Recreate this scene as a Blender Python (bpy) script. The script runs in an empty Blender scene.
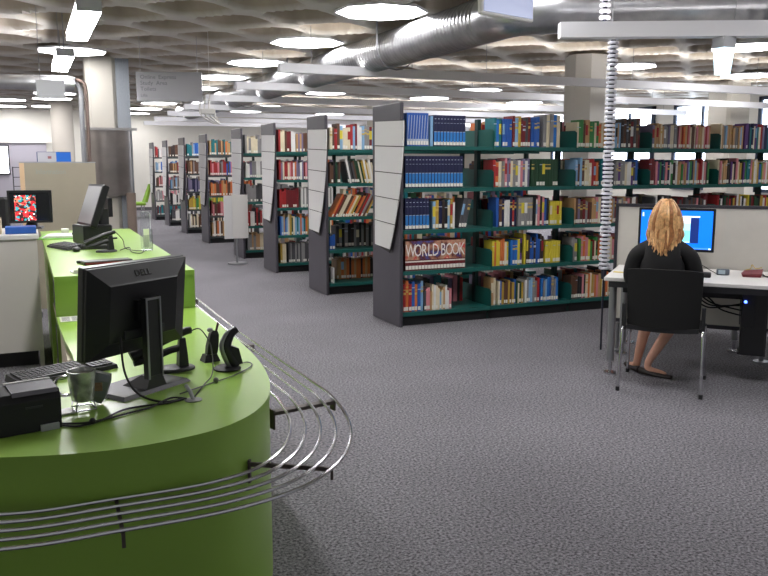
import bpy, math, random
from mathutils import Vector, Matrix
C = bpy.context.scene.collection
PI = math.pi
random.seed(7)

# ---------------------------------------------------------------- camera
F_PX = 811.0
PITCH = math.atan(125/F_PX)
YAW = math.atan(358/math.hypot(F_PX, 125))
cam_d = bpy.data.cameras.new('camera'); cam = bpy.data.objects.new('camera', cam_d); C.objects.link(cam)
cam.location = (0, 0, 1.55)
cam.rotation_euler = (PI/2 - PITCH, 0, -YAW)
cam_d.sensor_width = 36; cam_d.lens = F_PX/768*36; cam_d.clip_start = .05; cam_d.clip_end = 200
bpy.context.scene.camera = cam

# ---------------------------------------------------------------- world, exposure
w = bpy.data.worlds.new('world'); bpy.context.scene.world = w; w.use_nodes = True
w.node_tree.nodes['Background'].inputs[0].default_value = (.93, .95, 1, 1)
w.node_tree.nodes['Background'].inputs[1].default_value = .15
vs = bpy.context.scene.view_settings
bpy.context.scene.display_settings.display_device = 'sRGB'
vs.view_transform = 'Standard'; vs.look = 'None'; vs.exposure = 1.14; vs.gamma = 1; vs.use_curve_mapping = False
LIGHT = 8.5      # strength of the ceiling light diffusers
LUM = 24.0        # strength of the suspended luminaires

# ---------------------------------------------------------------- materials
def lin(c):
    def f(v):
        v /= 255.0
        return v/12.92 if v <= .04045 else ((v+.055)/1.055)**2.4
    return (f(c[0]), f(c[1]), f(c[2]), 1)
_m = {}
def mat(name, c, rough=.55, metal=0., var=.0, scale=20., emit=0., bump=0., bscale=60., spec=.5, coat=0.):
    if name in _m: return _m[name]
    m = bpy.data.materials.new(name); m.use_nodes = True
    nt = m.node_tree; b = nt.nodes['Principled BSDF']
    b.inputs['Base Color'].default_value = lin(c); b.inputs['Roughness'].default_value = rough
    b.inputs['Metallic'].default_value = metal; b.inputs['Specular IOR Level'].default_value = spec
    b.inputs['Coat Weight'].default_value = coat
    if emit:
        b.inputs['Emission Color'].default_value = lin(c); b.inputs['Emission Strength'].default_value = emit
    tc = nt.nodes.new('ShaderNodeTexCoord')
    if var:
        n = nt.nodes.new('ShaderNodeTexNoise'); n.inputs['Scale'].default_value = scale; n.inputs['Detail'].default_value = 4
        nt.links.new(tc.outputs['Object'], n.inputs['Vector'])
        r = nt.nodes.new('ShaderNodeValToRGB'); L = lin(c)
        r.color_ramp.elements[0].position = .3; r.color_ramp.elements[1].position = .7
        r.color_ramp.elements[0].color = tuple(v*(1-var) for v in L[:3])+(1,)
        r.color_ramp.elements[1].color = tuple(min(1, v*(1+var)) for v in L[:3])+(1,)
        nt.links.new(n.outputs['Fac'], r.inputs['Fac']); nt.links.new(r.outputs['Color'], b.inputs['Base Color'])
    if bump:
        n = nt.nodes.new('ShaderNodeTexNoise'); n.inputs['Scale'].default_value = bscale
        nt.links.new(tc.outputs['Object'], n.inputs['Vector'])
        bp = nt.nodes.new('ShaderNodeBump'); bp.inputs['Strength'].default_value = bump; bp.inputs['Distance'].default_value = .01
        nt.links.new(n.outputs['Fac'], bp.inputs['Height']); nt.links.new(bp.outputs['Normal'], b.inputs['Normal'])
    _m[name] = m
    return m

def carpet_material():
    m = bpy.data.materials.new('grey_loop_carpet'); m.use_nodes = True
    nt = m.node_tree; b = nt.nodes['Principled BSDF']; N = nt.nodes.new; Lk = nt.links.new
    b.inputs['Roughness'].default_value = .95; b.inputs['Specular IOR Level'].default_value = .15
    tc = N('ShaderNodeTexCoord')
    n1 = N('ShaderNodeTexNoise'); n1.inputs['Scale'].default_value = 75; n1.inputs['Detail'].default_value = 3; n1.inputs['Roughness'].default_value = .7
    n2 = N('ShaderNodeTexNoise'); n2.inputs['Scale'].default_value = 1.2; n2.inputs['Detail'].default_value = 3
    Lk(tc.outputs['Object'], n1.inputs['Vector']); Lk(tc.outputs['Object'], n2.inputs['Vector'])
    r = N('ShaderNodeValToRGB'); r.color_ramp.elements[0].position = .36; r.color_ramp.elements[1].position = .66
    r.color_ramp.elements[0].color = lin((76, 75, 79)); r.color_ramp.elements[1].color = lin((172, 169, 175))
    Lk(n1.outputs['Fac'], r.inputs['Fac'])
    mx = N('ShaderNodeMix'); mx.data_type = 'RGBA'; mx.blend_type = 'MULTIPLY'; mx.inputs[0].default_value = .35
    Lk(r.outputs['Color'], mx.inputs[6]); Lk(n2.outputs['Fac'], mx.inputs[7]); Lk(mx.outputs[2], b.inputs['Base Color'])
    bp = N('ShaderNodeBump'); bp.inputs['Strength'].default_value = .5; bp.inputs['Distance'].default_value = .004
    Lk(n1.outputs['Fac'], bp.inputs['Height']); Lk(bp.outputs['Normal'], b.inputs['Normal'])
    return m

def duct_material():
    m = bpy.data.materials.new('galvanised_spiral_duct'); m.use_nodes = True
    nt = m.node_tree; b = nt.nodes['Principled BSDF']; N = nt.nodes.new; Lk = nt.links.new
    b.inputs['Metallic'].default_value = .9; b.inputs['Roughness'].default_value = .3
    tc = N('ShaderNodeTexCoord'); n = N('ShaderNodeTexNoise'); n.inputs['Scale'].default_value = 6; n.inputs['Detail'].default_value = 5
    r = N('ShaderNodeValToRGB'); r.color_ramp.elements[0].color = lin((125, 127, 130)); r.color_ramp.elements[1].color = lin((205, 206, 208))
    Lk(tc.outputs['Object'], n.inputs['Vector']); Lk(n.outputs['Fac'], r.inputs['Fac']); Lk(r.outputs['Color'], b.inputs['Base Color'])
    return m

# ---------------------------------------------------------------- mesh builder
class MB:
    def __init__(s): s.v = []; s.f = []; s.m = []; s.s = []; s.X = Matrix.Identity(4)
    def add(s, vs, fs, m=0, smooth=False):
        o = len(s.v)
        s.v += [tuple(s.X @ Vector(p)) for p in vs]
        for f in fs: s.f.append([o+i for i in f]); s.m.append(m); s.s.append(smooth)
        return s
    def box(s, x0, x1, y0, y1, z0, z1, m=0):
        return s.add([(x0,y0,z0),(x1,y0,z0),(x1,y1,z0),(x0,y1,z0),(x0,y0,z1),(x1,y0,z1),(x1,y1,z1),(x0,y1,z1)],
                     [(0,3,2,1),(4,5,6,7),(0,1,5,4),(1,2,6,5),(2,3,7,6),(3,0,4,7)], m)
    def rbox(s, x0, x1, y0, y1, z0, z1, r=.006, m=0):
        # box with its vertical and top edges bevelled
        k = [(x0+r,y0),(x1-r,y0),(x1,y0+r),(x1,y1-r),(x1-r,y1),(x0+r,y1),(x0,y1-r),(x0,y0+r)]
        cx, cy = (x0+x1)/2, (y0+y1)/2
        def ring(z, d): return [(p[0]+(d if p[0] < cx else -d), p[1]+(d if p[1] < cy else -d), z) for p in k]
        R = [ring(z0+r, 0)]; R.insert(0, ring(z0, r*.8)); R += [ring(z1-r, 0), ring(z1, r*.8)]
        return s.loft(R, m, caps=True, closed=True)
    def loft(s, rings, m=0, caps=False, closed=True, smooth=False):
        n = len(rings[0]); vs = [p for r in rings for p in r]; fs = []
        for i in range(len(rings)-1):
            for j in range(n if closed else n-1):
                a, b = i*n+j, i*n+(j+1) % n
                fs.append((a, b, b+n, a+n))
        if caps:
            fs.append(tuple(reversed(range(n)))); fs.append(tuple(range((len(rings)-1)*n, len(rings)*n)))
        return s.add(vs, fs, m, smooth)
    def prism(s, pts, z0, z1, m=0):
        n = len(pts)
        vs = [(p[0], p[1], z0) for p in pts]+[(p[0], p[1], z1) for p in pts]
        fs = [tuple(reversed(range(n))), tuple(range(n, 2*n))]+[(i, (i+1) % n, (i+1) % n+n, i+n) for i in range(n)]
        return s.add(vs, fs, m)
    def tube(s, pts, r, n=8, m=0, caps=True, closed=False):
        P = [Vector(p) for p in pts]; rings = []
        rr = r if isinstance(r, (list, tuple)) else [r]*len(P)
        up = None
        for i, p in enumerate(P):
            a = P[i-1] if (i or closed) else p; b = P[(i+1) % len(P)] if (i < len(P)-1 or closed) else p
            t = (b-a).normalized()
            if up is None:
                up = Vector((0, 0, 1)) if abs(t.z) < .9 else Vector((1, 0, 0))
            x = t.cross(up)
            if x.length < 1e-5: x = t.cross(Vector((1, 0, 0)))
            x.normalize(); y = x.cross(t).normalized(); up = y
            rings.append([tuple(p+x*math.cos(2*PI*k/n)*rr[i]+y*math.sin(2*PI*k/n)*rr[i]) for k in range(n)])
        if closed: rings.append(rings[0])
        return s.loft([list(reversed(q)) for q in rings], m, caps and not closed, True, True)
    def cyl(s, x, y, z0, z1, r, n=20, m=0, r2=None):
        r2 = r if r2 is None else r2
        return s.loft([[(x+math.cos(2*PI*k/n)*q, y+math.sin(2*PI*k/n)*q, z) for k in range(n)] for z, q in ((z0, r), (z1, r2))], m, True, True, True)
    def lathe(s, prof, x=0, y=0, n=24, m=0, caps=True):
        return s.loft([[(x+math.cos(2*PI*k/n)*q, y+math.sin(2*PI*k/n)*q, z) for k in range(n)] for q, z in prof], m, caps, True, True)
    def ball(s, c, r, n=14, m=0):
        rx, ry, rz = r if isinstance(r, (tuple, list)) else (r, r, r)
        R = []
        for i in range(n//2+1):
            a = -PI/2+PI*i/(n//2); q = max(math.cos(a), .02)
            R.append([(c[0]+rx*q*math.cos(2*PI*k/n), c[1]+ry*q*math.sin(2*PI*k/n), c[2]+rz*math.sin(a)) for k in range(n)])
        return s.loft(R, m, True, True, True)
    def build(s, name, mats, parent=None, loc=None, rz=0):
        me = bpy.data.meshes.new(name); me.from_pydata(s.v, [], s.f)
        for q in (mats if isinstance(mats, (list, tuple)) else [mats]): me.materials.append(q)
        me.polygons.foreach_set('material_index', s.m); me.polygons.foreach_set('use_smooth', s.s)
        me.update()
        if any(s.s):
            try: me.set_sharp_from_angle(angle=math.radians(42))
            except Exception: pass
        o = bpy.data.objects.new(name, me); C.objects.link(o)
        if parent: o.parent = parent
        if loc is not None: o.location = loc
        o.rotation_euler = (0, 0, rz)
        return o
def tag(o, label, cat, group=None, kind=None):
    if label: o['label'] = label
    if cat: o['category'] = cat
    if group: o['group'] = group
    if kind: o['kind'] = kind
    return o
def thing(name, label, cat, loc=(0, 0, 0), rz=0, group=None):
    o = bpy.data.objects.new(name, None); C.objects.link(o); o.location = loc; o.rotation_euler = (0, 0, rz)
    o.empty_display_size = .1
    return tag(o, label, cat, group)
def struct(o): o['kind'] = 'structure'; return o
def copy_tree(o, parent=None):
    c = o.copy(); C.objects.link(c); c.parent = parent
    for ch in list(o.children): copy_tree(ch, c)
    return c
def text_mesh(body, size, m, name, parent, loc, rot, ext=.0006, align='CENTER', sx=1.):
    cu = bpy.data.curves.new('lettering', 'FONT'); cu.body = body; cu.size = size; cu.extrude = ext
    cu.align_x = align; cu.resolution_u = 2
    t = bpy.data.objects.new('lettering', cu)
    me = bpy.data.meshes.new_from_object(t); bpy.data.objects.remove(t)
    me.materials.clear(); me.materials.append(m)
    o = bpy.data.objects.new(name, me); C.objects.link(o); o.parent = parent; o.location = loc; o.rotation_euler = rot
    o.scale = (sx, 1, 1)
    return o
def smooth_path(pts, sub=6, closed=False):
    P = [Vector(p) for p in pts]; out = []; n = len(P)
    for i in range(n if closed else n-1):
        p0 = P[i-1] if (i or closed) else P[0]; p1 = P[i]; p2 = P[(i+1) % n]; p3 = P[(i+2) % n] if (i+2 < n or closed) else P[-1]
        for k in range(sub):
            t = k/sub
            out.append(.5*((2*p1)+(-p0+p2)*t+(2*p0-5*p1+4*p2-p3)*t*t+(-p0+3*p1-3*p2+p3)*t*t*t))
    if not closed: out.append(P[-1])
    return out

CARPET = carpet_material(); DUCT = duct_material()
WHITE = mat('white_laminate', (222, 220, 216), .4)
CREAM = mat('cream_wall_paint', (220, 217, 208), .8, var=.03, scale=2)
BLACK = mat('black_plastic', (24, 24, 26), .38)
BLACKM = mat('matt_black_plastic', (30, 30, 33), .6)
DGREY = mat('dark_grey_plastic', (52, 52, 56), .45)
CHROME = mat('chrome', (205, 205, 208), .15, 1.)
STEEL = mat('brushed_steel', (170, 168, 166), .33, .9, var=.12, scale=3)
ALU = mat('grey_aluminium', (150, 151, 154), .4, .7)
GREEN = mat('lime_green_laminate', (144, 182, 76), .30, spec=.5)
TEAL = mat('teal_powder_coated_shelf', (22, 88, 82), .42)
TEALD = mat('dark_teal_upright', (12, 52, 50), .5)
CHAR = mat('charcoal_end_panel', (70, 67, 74), .33, var=.05, scale=4)
PANEL = mat('pale_grey_panel', (212, 211, 210), .45)
GROOVE = mat('dark_groove', (60, 56, 54), .8)
LAMP = mat('lamp_diffuser', (252, 250, 252), .5, emit=LIGHT)
LAMP2 = mat('luminaire_diffuser', (252, 250, 252), .5, emit=LUM)
LGREY = mat('light_grey_metal', (176, 178, 182), .5)
BEAMW = mat('white_beam_paint', (234, 234, 238), .5)
CONC = mat('brown_grey_concrete', (166, 155, 140), .85, var=.16, scale=2.2, bump=.25, bscale=25)
# the ribs' flat undersides get a paler colour than the coffers, blended by height
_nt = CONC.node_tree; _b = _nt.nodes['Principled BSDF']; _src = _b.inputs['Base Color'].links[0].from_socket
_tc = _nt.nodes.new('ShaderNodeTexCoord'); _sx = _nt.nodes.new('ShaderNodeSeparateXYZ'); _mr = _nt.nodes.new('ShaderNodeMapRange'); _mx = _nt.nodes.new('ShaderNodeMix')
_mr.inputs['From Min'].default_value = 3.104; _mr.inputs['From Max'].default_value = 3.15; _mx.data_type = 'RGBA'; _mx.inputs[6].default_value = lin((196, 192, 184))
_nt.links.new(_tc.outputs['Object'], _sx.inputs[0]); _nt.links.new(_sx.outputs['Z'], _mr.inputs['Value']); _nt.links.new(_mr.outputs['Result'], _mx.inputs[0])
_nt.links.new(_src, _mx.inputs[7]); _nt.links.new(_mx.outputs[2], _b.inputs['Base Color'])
PAPER = mat('book_pages', (214, 204, 182), .9)
# ================================================================ the setting
X0, X1, Y0, Y1, H = -7.0, 15.0, -2.5, 28.0, 3.1
struct(MB().box(X0, X1, Y0, Y1, -.1, 0).build('floor', CARPET))
struct(MB().box(X0-.15, X1+.15, Y1, Y1+.2, 0, 3.6).build('wall_back', CREAM))
struct(MB().box(X0-.2, X0, Y0, Y1, 0, 3.6).build('wall_left', CREAM))
struct(MB().box(X1, X1+.2, Y0, Y1, 0, 3.6).build('wall_right', CREAM))
struct(MB().box(X0, X1, Y1-.015, Y1, 0, .1).build('baseboard_back', mat('grey_skirting', (90, 88, 90), .6)))

# coffered concrete ceiling: a waffle grid turned 45 degrees to the shelves
PITCHC = 2.36/2/math.sqrt(2)
LX, LY = 3.40, 8.08
def coffer(x, y):
    a = ((x-LX)+(y-LY))/math.sqrt(2)/PITCHC; b = ((y-LY)-(x-LX))/math.sqrt(2)/PITCHC
    u = abs((a-round(a))*2); v = abs((b-round(b))*2)
    r = (u**4+v**4)**.25
    t = max(0., min(1., (.88-r)/.34)); return .28*t*t*(3-2*t)
st = .075
cx0, cx1, cy0, cy1 = -7.0, 15.0, 1.0, 28.0
nx = int((cx1-cx0)/st); ny = int((cy1-cy0)/st)
vs_ = [(cx0+i*(cx1-cx0)/nx, cy0+j*(cy1-cy0)/ny) for j in range(ny+1) for i in range(nx+1)]
mb = MB()
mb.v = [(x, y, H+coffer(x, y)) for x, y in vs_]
W = nx+1
mb.f = [(j*W+i, (j+1)*W+i, (j+1)*W+i+1, j*W+i+1) for j in range(ny) for i in range(nx)]
mb.m = [0]*len(mb.f); mb.s = [True]*len(mb.f)
mb.box(X0, X1, Y0, 1.0, H, H+.1); mb.box(X0, X1, Y0, Y1, H+.45, H+.6)
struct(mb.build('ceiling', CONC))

# columns
def column(name, x, y, wd, m=CREAM, riser=None, ch=.06):
    h = wd/2
    pts = [(-h+ch, -h), (h-ch, -h), (h, -h+ch), (h, h-ch), (h-ch, h), (-h+ch, h), (-h, h-ch), (-h, -h+ch)]
    o = struct(MB().prism(pts, 0, H+.02).build(name, m, loc=(x, y, 0))); return o
COLM = mat('cream_column_paint', (184, 180, 170), .8)
column('trim_1', 1.10, 13.3, .44, COLM)
struct(MB().box(0, .19, 0, .34, 0, H).build('trim_2', mat('speckled_grey_riser', (140, 146, 152), .7, var=.12, scale=60), loc=(1.315, 13.08, 0)))
column('trim_3', 7.74, 10.2, .58, mat('white_column_paint', (216, 214, 208), .7), ch=.16)
struct(MB().cyl(0, 0, 0, H, .27, 28).build('trim_4', mat('white_round_column', (190, 184, 174), .7), loc=(.92, 22.9, 0)))
column('trim_5', 8.95, 20.5, .75, COLM)
column('trim_6', 12.9, 12.4, .6, COLM)

# steel cladding round the column, and the brown pipe under it
cl = thing('column_cladding', 'large dull steel box wrapped around the nearest column behind the green desk', 'cladding', (1.16, 13.05, 0))
m_ = MB(); m_.X = Matrix.Translation((0, .22, 0))
m_.loft([[(.36*math.cos(a)*(1.0+.08*abs(math.sin(2*a))), .36*math.sin(a)*(1.0+.08*abs(math.sin(2*a))), z) for a in [2*PI*k/28 for k in range(28)]] for z in (1.06, 2.06)], 0, True, True, True)
m_.build('steel_shell', mat('dull_steel_cladding', (126, 120, 116), .3, .85, var=.2, scale=3), cl)
MB().box(-.36, .40, -.19, -.17, 2.03, 2.07).build('top_flange', STEEL, cl)
tag(MB().cyl(0, 0, 0, 1.1, .07, 14).build('brown_pipe', mat('brown_pipe_lagging', (112, 98, 88), .6, var=.1, scale=5), loc=(1.44, 12.95, 0)),
    'thick brown grey pipe running from the steel column cladding down to the floor', 'pipe')

# glazed office front at the far left
GL = mat('grey_lilac_partition', (168, 164, 174), .5)
struct(MB().box(-3.2, .57, 25.90, 25.99, 0, 2.12).build('trim_7', GL))
struct(MB().box(-3.2, .62, 25.84, 25.90, 2.121, 2.22).build('trim_8', WHITE))
struct(MB().box(-3.2, .74, 26.0, 26.2, 0, H).box(1.14, 2.0, 26.0, 26.2, 0, H).box(.74, 1.14, 26.0, 26.2, 2.2, H).build('wall_inner', CREAM))
w1 = struct(MB().box(-1.0, -.42, 25.84, 25.899, 1.22, 2.06).build('window_1', mat('black_window_frame', (40, 36, 36), .5)))
MB().box(-.97, -.46, 25.82, 25.84, 1.26, 2.02).build('pane', mat('bright_lit_window', (236, 240, 255), .3, emit=2.2), w1)
d1 = struct(MB().box(.74, .80, 25.94, 26.2, 0, 2.2).box(1.08, 1.14, 25.94, 26.2, 0, 2.2).box(.80, 1.08, 25.94, 26.2, 2.12, 2.2).box(.80, 1.08, 26, 26.1, 1.55, 1.72).build('door_1', mat('brown_black_door_frame', (48, 38, 38), .5)))

# bright windows at the far right, seen above the shelves
WF = mat('dark_blue_window_frame', (38, 52, 72), .5)
for i, y in enumerate((11.6, 14.2, 16.8, 19.4)):
    f_ = struct(MB().box(X1-.08, X1-.001, y, y+.09, .9, 3.0).box(X1-.08, X1-.001, y+1.8, y+1.89, .9, 3.0).box(X1-.08, X1-.001, y, y+1.89, 2.92, 3.0)
                .box(X1-.08, X1-.001, y, y+1.89, .9, .98).box(X1-.08, X1-.001, y+.9, y+.96, .98, 2.92).build('window_%d' % (i+2), WF))
    MB().box(X1-.03, X1-.002, y+.09, y+1.8, .98, 2.92).build('pane', mat('daylight_window', (226, 238, 255), .2, emit=3.0), f_)

# ================================================================ ceiling lights
def oct_light():
    t = thing('ceiling_light', '', 'ceiling light', (0, 0, 0))
    R = .47
    pts = [(R*math.cos(a)*1.0, R*math.sin(a)*1.0) for a in [PI/8+k*PI/4 for k in range(8)]]
    MB().prism(pts, -.012, .0).build('diffuser', LAMP, t)
    q = [(p[0]*1.025, p[1]*1.025) for p in pts]
    m = MB(); m.loft([[(p[0], p[1], -.014) for p in pts], [(p[0], p[1], -.014) for p in q], [(p[0], p[1], .004) for p in q], [(p[0], p[1], .004) for p in pts]], 0, False, True)
    m.prism(q, .0045, .012)
    m.build('rim', BEAMW, t)
    return t
ORD = ['first','second','third','fourth','fifth','sixth','seventh','eighth','ninth','tenth','eleventh','twelfth','thirteenth','fourteenth','fifteenth','sixteenth','seventeenth','eighteenth','nineteenth','twentieth','twenty-first','twenty-second','twenty-third','twenty-fourth','twenty-fifth','twenty-sixth','twenty-seventh','twenty-eighth','twenty-ninth','thirtieth','thirty-first','thirty-second','thirty-third','thirty-fourth','thirty-fifth']
proto = oct_light(); used = False
LIGHTS = [('middle', 3.46, [8.0+2.37*j for j in range(-2, 9)]), ('left', .68, [12.45, 20.0, 21.6, 24.6]), ('far left', -.35, [22.5, 25.0]), ('added outer left', -3.9, [5.67+2.37*j for j in range(6)]), ('added outermost left', -6.2, [5.67+2.37*j for j in range(6)]),  # outer rows at left are out of view, added to light the end panels
          ('right', 6.2, [3.4, 17.5, 19.9, 22.3, 24.7]), ('second right', 9.0, [6.0, 8.4, 10.8, 13.2, 15.5, 17.9, 20.3, 22.7, 25.0]), ('far right', 11.9, [6.3, 8.7, 11.05, 13.4, 15.8, 18.2, 20.6, 23.0])]
for rn_, x, ys in LIGHTS:
    for j, y in enumerate(ys):
        o = copy_tree(proto) if used else proto; used = True
        o.location = (x+(.06-.03*j if rn_ == 'middle' else 0), y, H-.002)
        o['label'] = 'flush octagonal ceiling light, %s nearest of the %s row' % (ORD[j], rn_)
        o['group'] = 'octagonal ceiling lights'
# suspended linear luminaires over the desk
for i, (y0, ln) in enumerate(((6.9, 1.6), (9.85, 1.55), (3.9, 1.6))):
    t = thing('linear_luminaire', ['nearest hanging box light with bright underside above the green desk', 'smaller looking hanging box light behind the nearest one', 'hanging box light directly over the low end of the green counter'][i], 'hanging light', ((.52, .47, .50)[i], y0, 2.7), math.radians(0), 'hanging box lights over the desk')
    MB().box(-.095, .095, 0, ln, .012, .10).build('housing', LGREY, t)
    MB().box(-.085, .085, .01, ln-.01, 0, .012).box(-.0955, -.09, .02, ln-.02, .0, .07).build('diffuser', LAMP2, t)
    for yy in (.25, ln-.25): MB().cyl(0, yy, .1, (.41, .645, .41)[i], .006, 6).build('suspension_rod', ALU, t)

# ================================================================ ducts, beams, hanging things
def duct_seg(mb, pts, r, rib=.035):
    # a spiral duct: rings of slightly varying radius give the seams
    P = [Vector(p) for p in pts]; out = []; rr = []
    for i in range(len(P)-1):
        L = (P[i+1]-P[i]).length; n = max(1, int(L/rib))
        for k in range(n):
            for f, q in ((0, r), (.35, r), (.5, r+.006), (.65, r)):
                out.append(P[i].lerp(P[i+1], (k+f)/n)); rr.append(q)
    out.append(P[-1]); rr.append(r)
    mb.tube(out, rr, 28)
dt = thing('air_duct', 'large galvanised spiral air duct bending under the ceiling', 'duct', (4.0, 6.3, 2.86))
m_ = MB(); duct_seg(m_, [(0, .35, 0), (-.05, 6.5, 0), (-.1, 16, 0)], .205, .07); m_.build('long_run', DUCT, dt)
m_ = MB()
el = smooth_path([(0, .4, 0), (-.01, .12, 0), (.05, -.10, 0), (.22, -.26, 0), (.5, -.41, 0)], 3)
m_.tube(el, [.212]*len(el), 28); m_.build('elbow', DUCT, dt)
m_ = MB(); m_.tube([(.42, -.37, 0), (1.5, -1.02, 0)], .20, 28)
duct_seg(m_, [(1.5, -1.02, 0), (4.2, -2.6, 0)], .20, .12)
m_.tube([(1.47, -1.0, 0), (1.53, -1.04, 0)], .215, 28); m_.build('cross_run', DUCT, dt)
for y in (2.5, 6, 9.5): MB().box(-.25, -.235, y, y+.03, 0, .35).box(.235, .25, y, y+.03, 0, .35).tube([(math.cos(a)*.243, y+.015, math.sin(a)*.243) for a in [PI+k*PI/10 for k in range(11)]], .008, 5).build('hanger', ALU, dt)

ld = thing('air_duct', 'thin horizontal metal pipe duct at the upper left, bending down beside the column', 'duct', (.55, 11.0, 2.52))
MB().tube([(-6, 0, 0), (.0, 0, 0), (.06, 0, -.01)], .09, 16).build('horizontal_run', DUCT, ld)
MB().tube(smooth_path([(.03, 0, .02), (.10, 0, -.02), (.125, 0, -.12), (.125, 0, -.3)], 4)+[Vector((.125, 0, -2.52))], .03, 10).build('down_pipe', ALU, ld)
MB().tube(smooth_path([(.0, .05, .05), (.16, .05, .03), (.195, .05, -.10), (.195, .05, -.3)], 4)+[Vector((.195, .05, -2.52))], .022, 10).build('down_pipe', mat('brown_pipe', (110, 92, 84), .5), ld)

UPL = mat('added_uplight', (255, 250, 244), .5, emit=9.0)  # glowing strips added inside the beam channels to brighten the ceiling
def beam(label, x0, y0, x1, y1, zb, hh=.105, wd=.11, name='ceiling_beam'):
    L = math.hypot(x1-x0, y1-y0)
    t = thing(name, label, 'beam', (x0, y0, zb), math.atan2(y1-y0, x1-x0), 'white suspended beams')
    MB().box(0, L, -wd/2, wd/2, 0, .012).box(0, L, -wd/2, -wd/2+.012, .012, hh).box(0, L, wd/2-.012, wd/2, .012, hh).box(0, .012, -wd/2+.012, wd/2-.012, .012, hh).box(L-.012, L, -wd/2+.012, wd/2-.012, .012, hh).build('channel', BEAMW, t)
    MB().box(.15, L-.1, -.03, .03, .02, .05).build('added_uplight', UPL, t)
    k = .4
    while k < L-.1:
        MB().cyl(k, 0, .051, H-zb+.05, .004, 5).build('suspension_wire', ALU, t); k += 2.4
    return t
for i, y in enumerate((9.45, 11.8, 14.2, 16.6, 19.0, 21.4, 23.8)):
    beam('long white suspended beam, %s one back from the front over the bookcases' % ORD[i], 2.78+.05*i, y, 13.5, y, 2.60)
nb = beam('nearest thick white suspended beam at top right above the computer desk', 3.83, 5.40, 6.9, 3.86, 2.5, .115, .12)

# hanging screen, top centre
hs = thing('hanging_screen', 'white-framed blue-grey display panel hanging at top centre in front of the duct', 'screen', (3.05, 4.915, 2.52), math.atan2(.163, .515))
MB().rbox(-.27, .27, -.02, .02, 0, .36, .008).build('frame', WHITE, hs)
MB().box(-.25, .25, -.026, -.02, .02, .34).build('panel', mat('blue_grey_display', (150, 158, 186), .25, emit=.38), hs)
MB().cyl(0, 0, .36, .60, .02, 10).build('mounting_pole', ALU, hs)

# hanging signs
sg = thing('hanging_sign', 'wide grey direction sign hanging beside the nearest column', 'sign', (1.70, 10.6, 2.31), math.radians(-20))
MB().rbox(-.405, .405, -.012, .012, 0, .36, .004).build('board', mat('silver_grey_sign', (158, 158, 162), .45), sg)
SGT = mat('grey_sign_lettering', (104, 104, 110), .5)
for k, s_, dx in ((0, 'Online', 0), (0, 'Express', .225), (1, 'Study', 0), (1, 'Area', .195), (2, 'Toilets', 0), (3, 'Lifts', 0)):
    text_mesh(s_, .07 if k < 3 else .05, SGT, 'lettering', sg, (-.355+dx, -.0125, .275-.072*k), (PI/2, 0, 0), align='LEFT')
for z in (.10, .16, .045): MB().prism([(-.018, 0), (.018, 0), (0, .026)], -.0135, -.0122).build('arrow', SGT, sg)
for i, o in enumerate([c for c in sg.children if c.name.startswith('arrow')]): o.location = (.35, 0, (.10, .16, .05)[i]); o.rotation_euler = (PI/2, 0, 0)
for x in (-.35, .35): MB().cyl(x, 0, .36, .80, .003, 5).build('wire', ALU, sg)
s2 = thing('hanging_sign', 'small plain pale grey sign hanging in front of the thin duct', 'sign', (.285, 9.4, 2.22), math.radians(-10))
MB().rbox(-.14, .14, -.012, .012, 0, .19, .004).build('board', mat('pale_sign', (190, 192, 196), .5), s2)
for x in (-.1, .1): MB().cyl(x, 0, .19, .95, .003, 5).build('wire', ALU, s2)
pj = thing('projector_mount', 'white bracket with looped cables hanging beside the grey direction sign', 'bracket', (2.22, 10.7, 2.12))
MB().box(-.0025, .0025, -.0025, .0025, .1, 1.25).build('pole', WHITE, pj)
MB().rbox(-.13, .06, -.05, .05, .05, .12, .01).build('plate', WHITE, pj)
for a in (0, 1, 2):
    MB().tube(smooth_path([(-.1+.05*a, 0, .3), (-.14+.06*a, -.02, .08), (-.05+.05*a, -.03, -.02), (.08+.02*a, 0, -.06), (.03, 0, .1)], 5), .009, 6).build('cable', WHITE, pj)
hl = thing('pendant_lamp', 'pale blue glowing pendant hanging beneath the nearest white beam', 'lamp', (4.95, 4.84, 2.22))
MB().loft([[(x*q, y*q, z) for x, y in ((-.05, -.05), (.05, -.05), (.05, .05), (-.05, .05))] for z, q in ((0, .8), (.2, 1.1))], 0, True, True).build('shade', mat('pale_blue_lamp_shade', (205, 228, 240), .4, emit=.75), hl)
MB().box(-.06, .06, -.06, .06, .2, .28).build('cap', LGREY, hl)
# white spine of cable vertebrae between beam and desk
cs = thing('cable_spine', 'tall white ribbed cable spine rising from the desk corner to the white beam', 'cable duct', (4.335, 5.38, 0))
m_ = MB(); z = .68
while z < 2.62:
    r = .043
    m_.lathe([(r*.75, z), (r, z+.005), (r, z+.019), (r*.75, z+.023)], 0, 0, 12); z += .034
m_.build('vertebrae', mat('white_spine_plastic', (214, 214, 222), .4), cs)
MB().cyl(0, 0, .60, 2.66, .022, 8).cyl(0, 0, 0, .6, .008, 8).build('cable_core', mat('dark_blue_cable', (30, 30, 48), .5), cs)
c2 = thing('cable_spine', 'short white ribbed cable spine above the white beam in front of the duct', 'cable duct', (4.17, 5.29, 2.6))
m_ = MB(); z = .0
while z < .49:
    m_.lathe([(.03, z), (.042, z+.005), (.042, z+.024), (.03, z+.03)], 0, 0, 12); z += .046
m_.build('vertebrae', _m['white_spine_plastic'], c2)
MB().cyl(0, 0, 0, .52, .018, 8).build('cable_core', _m['dark_blue_cable'], c2)
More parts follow.
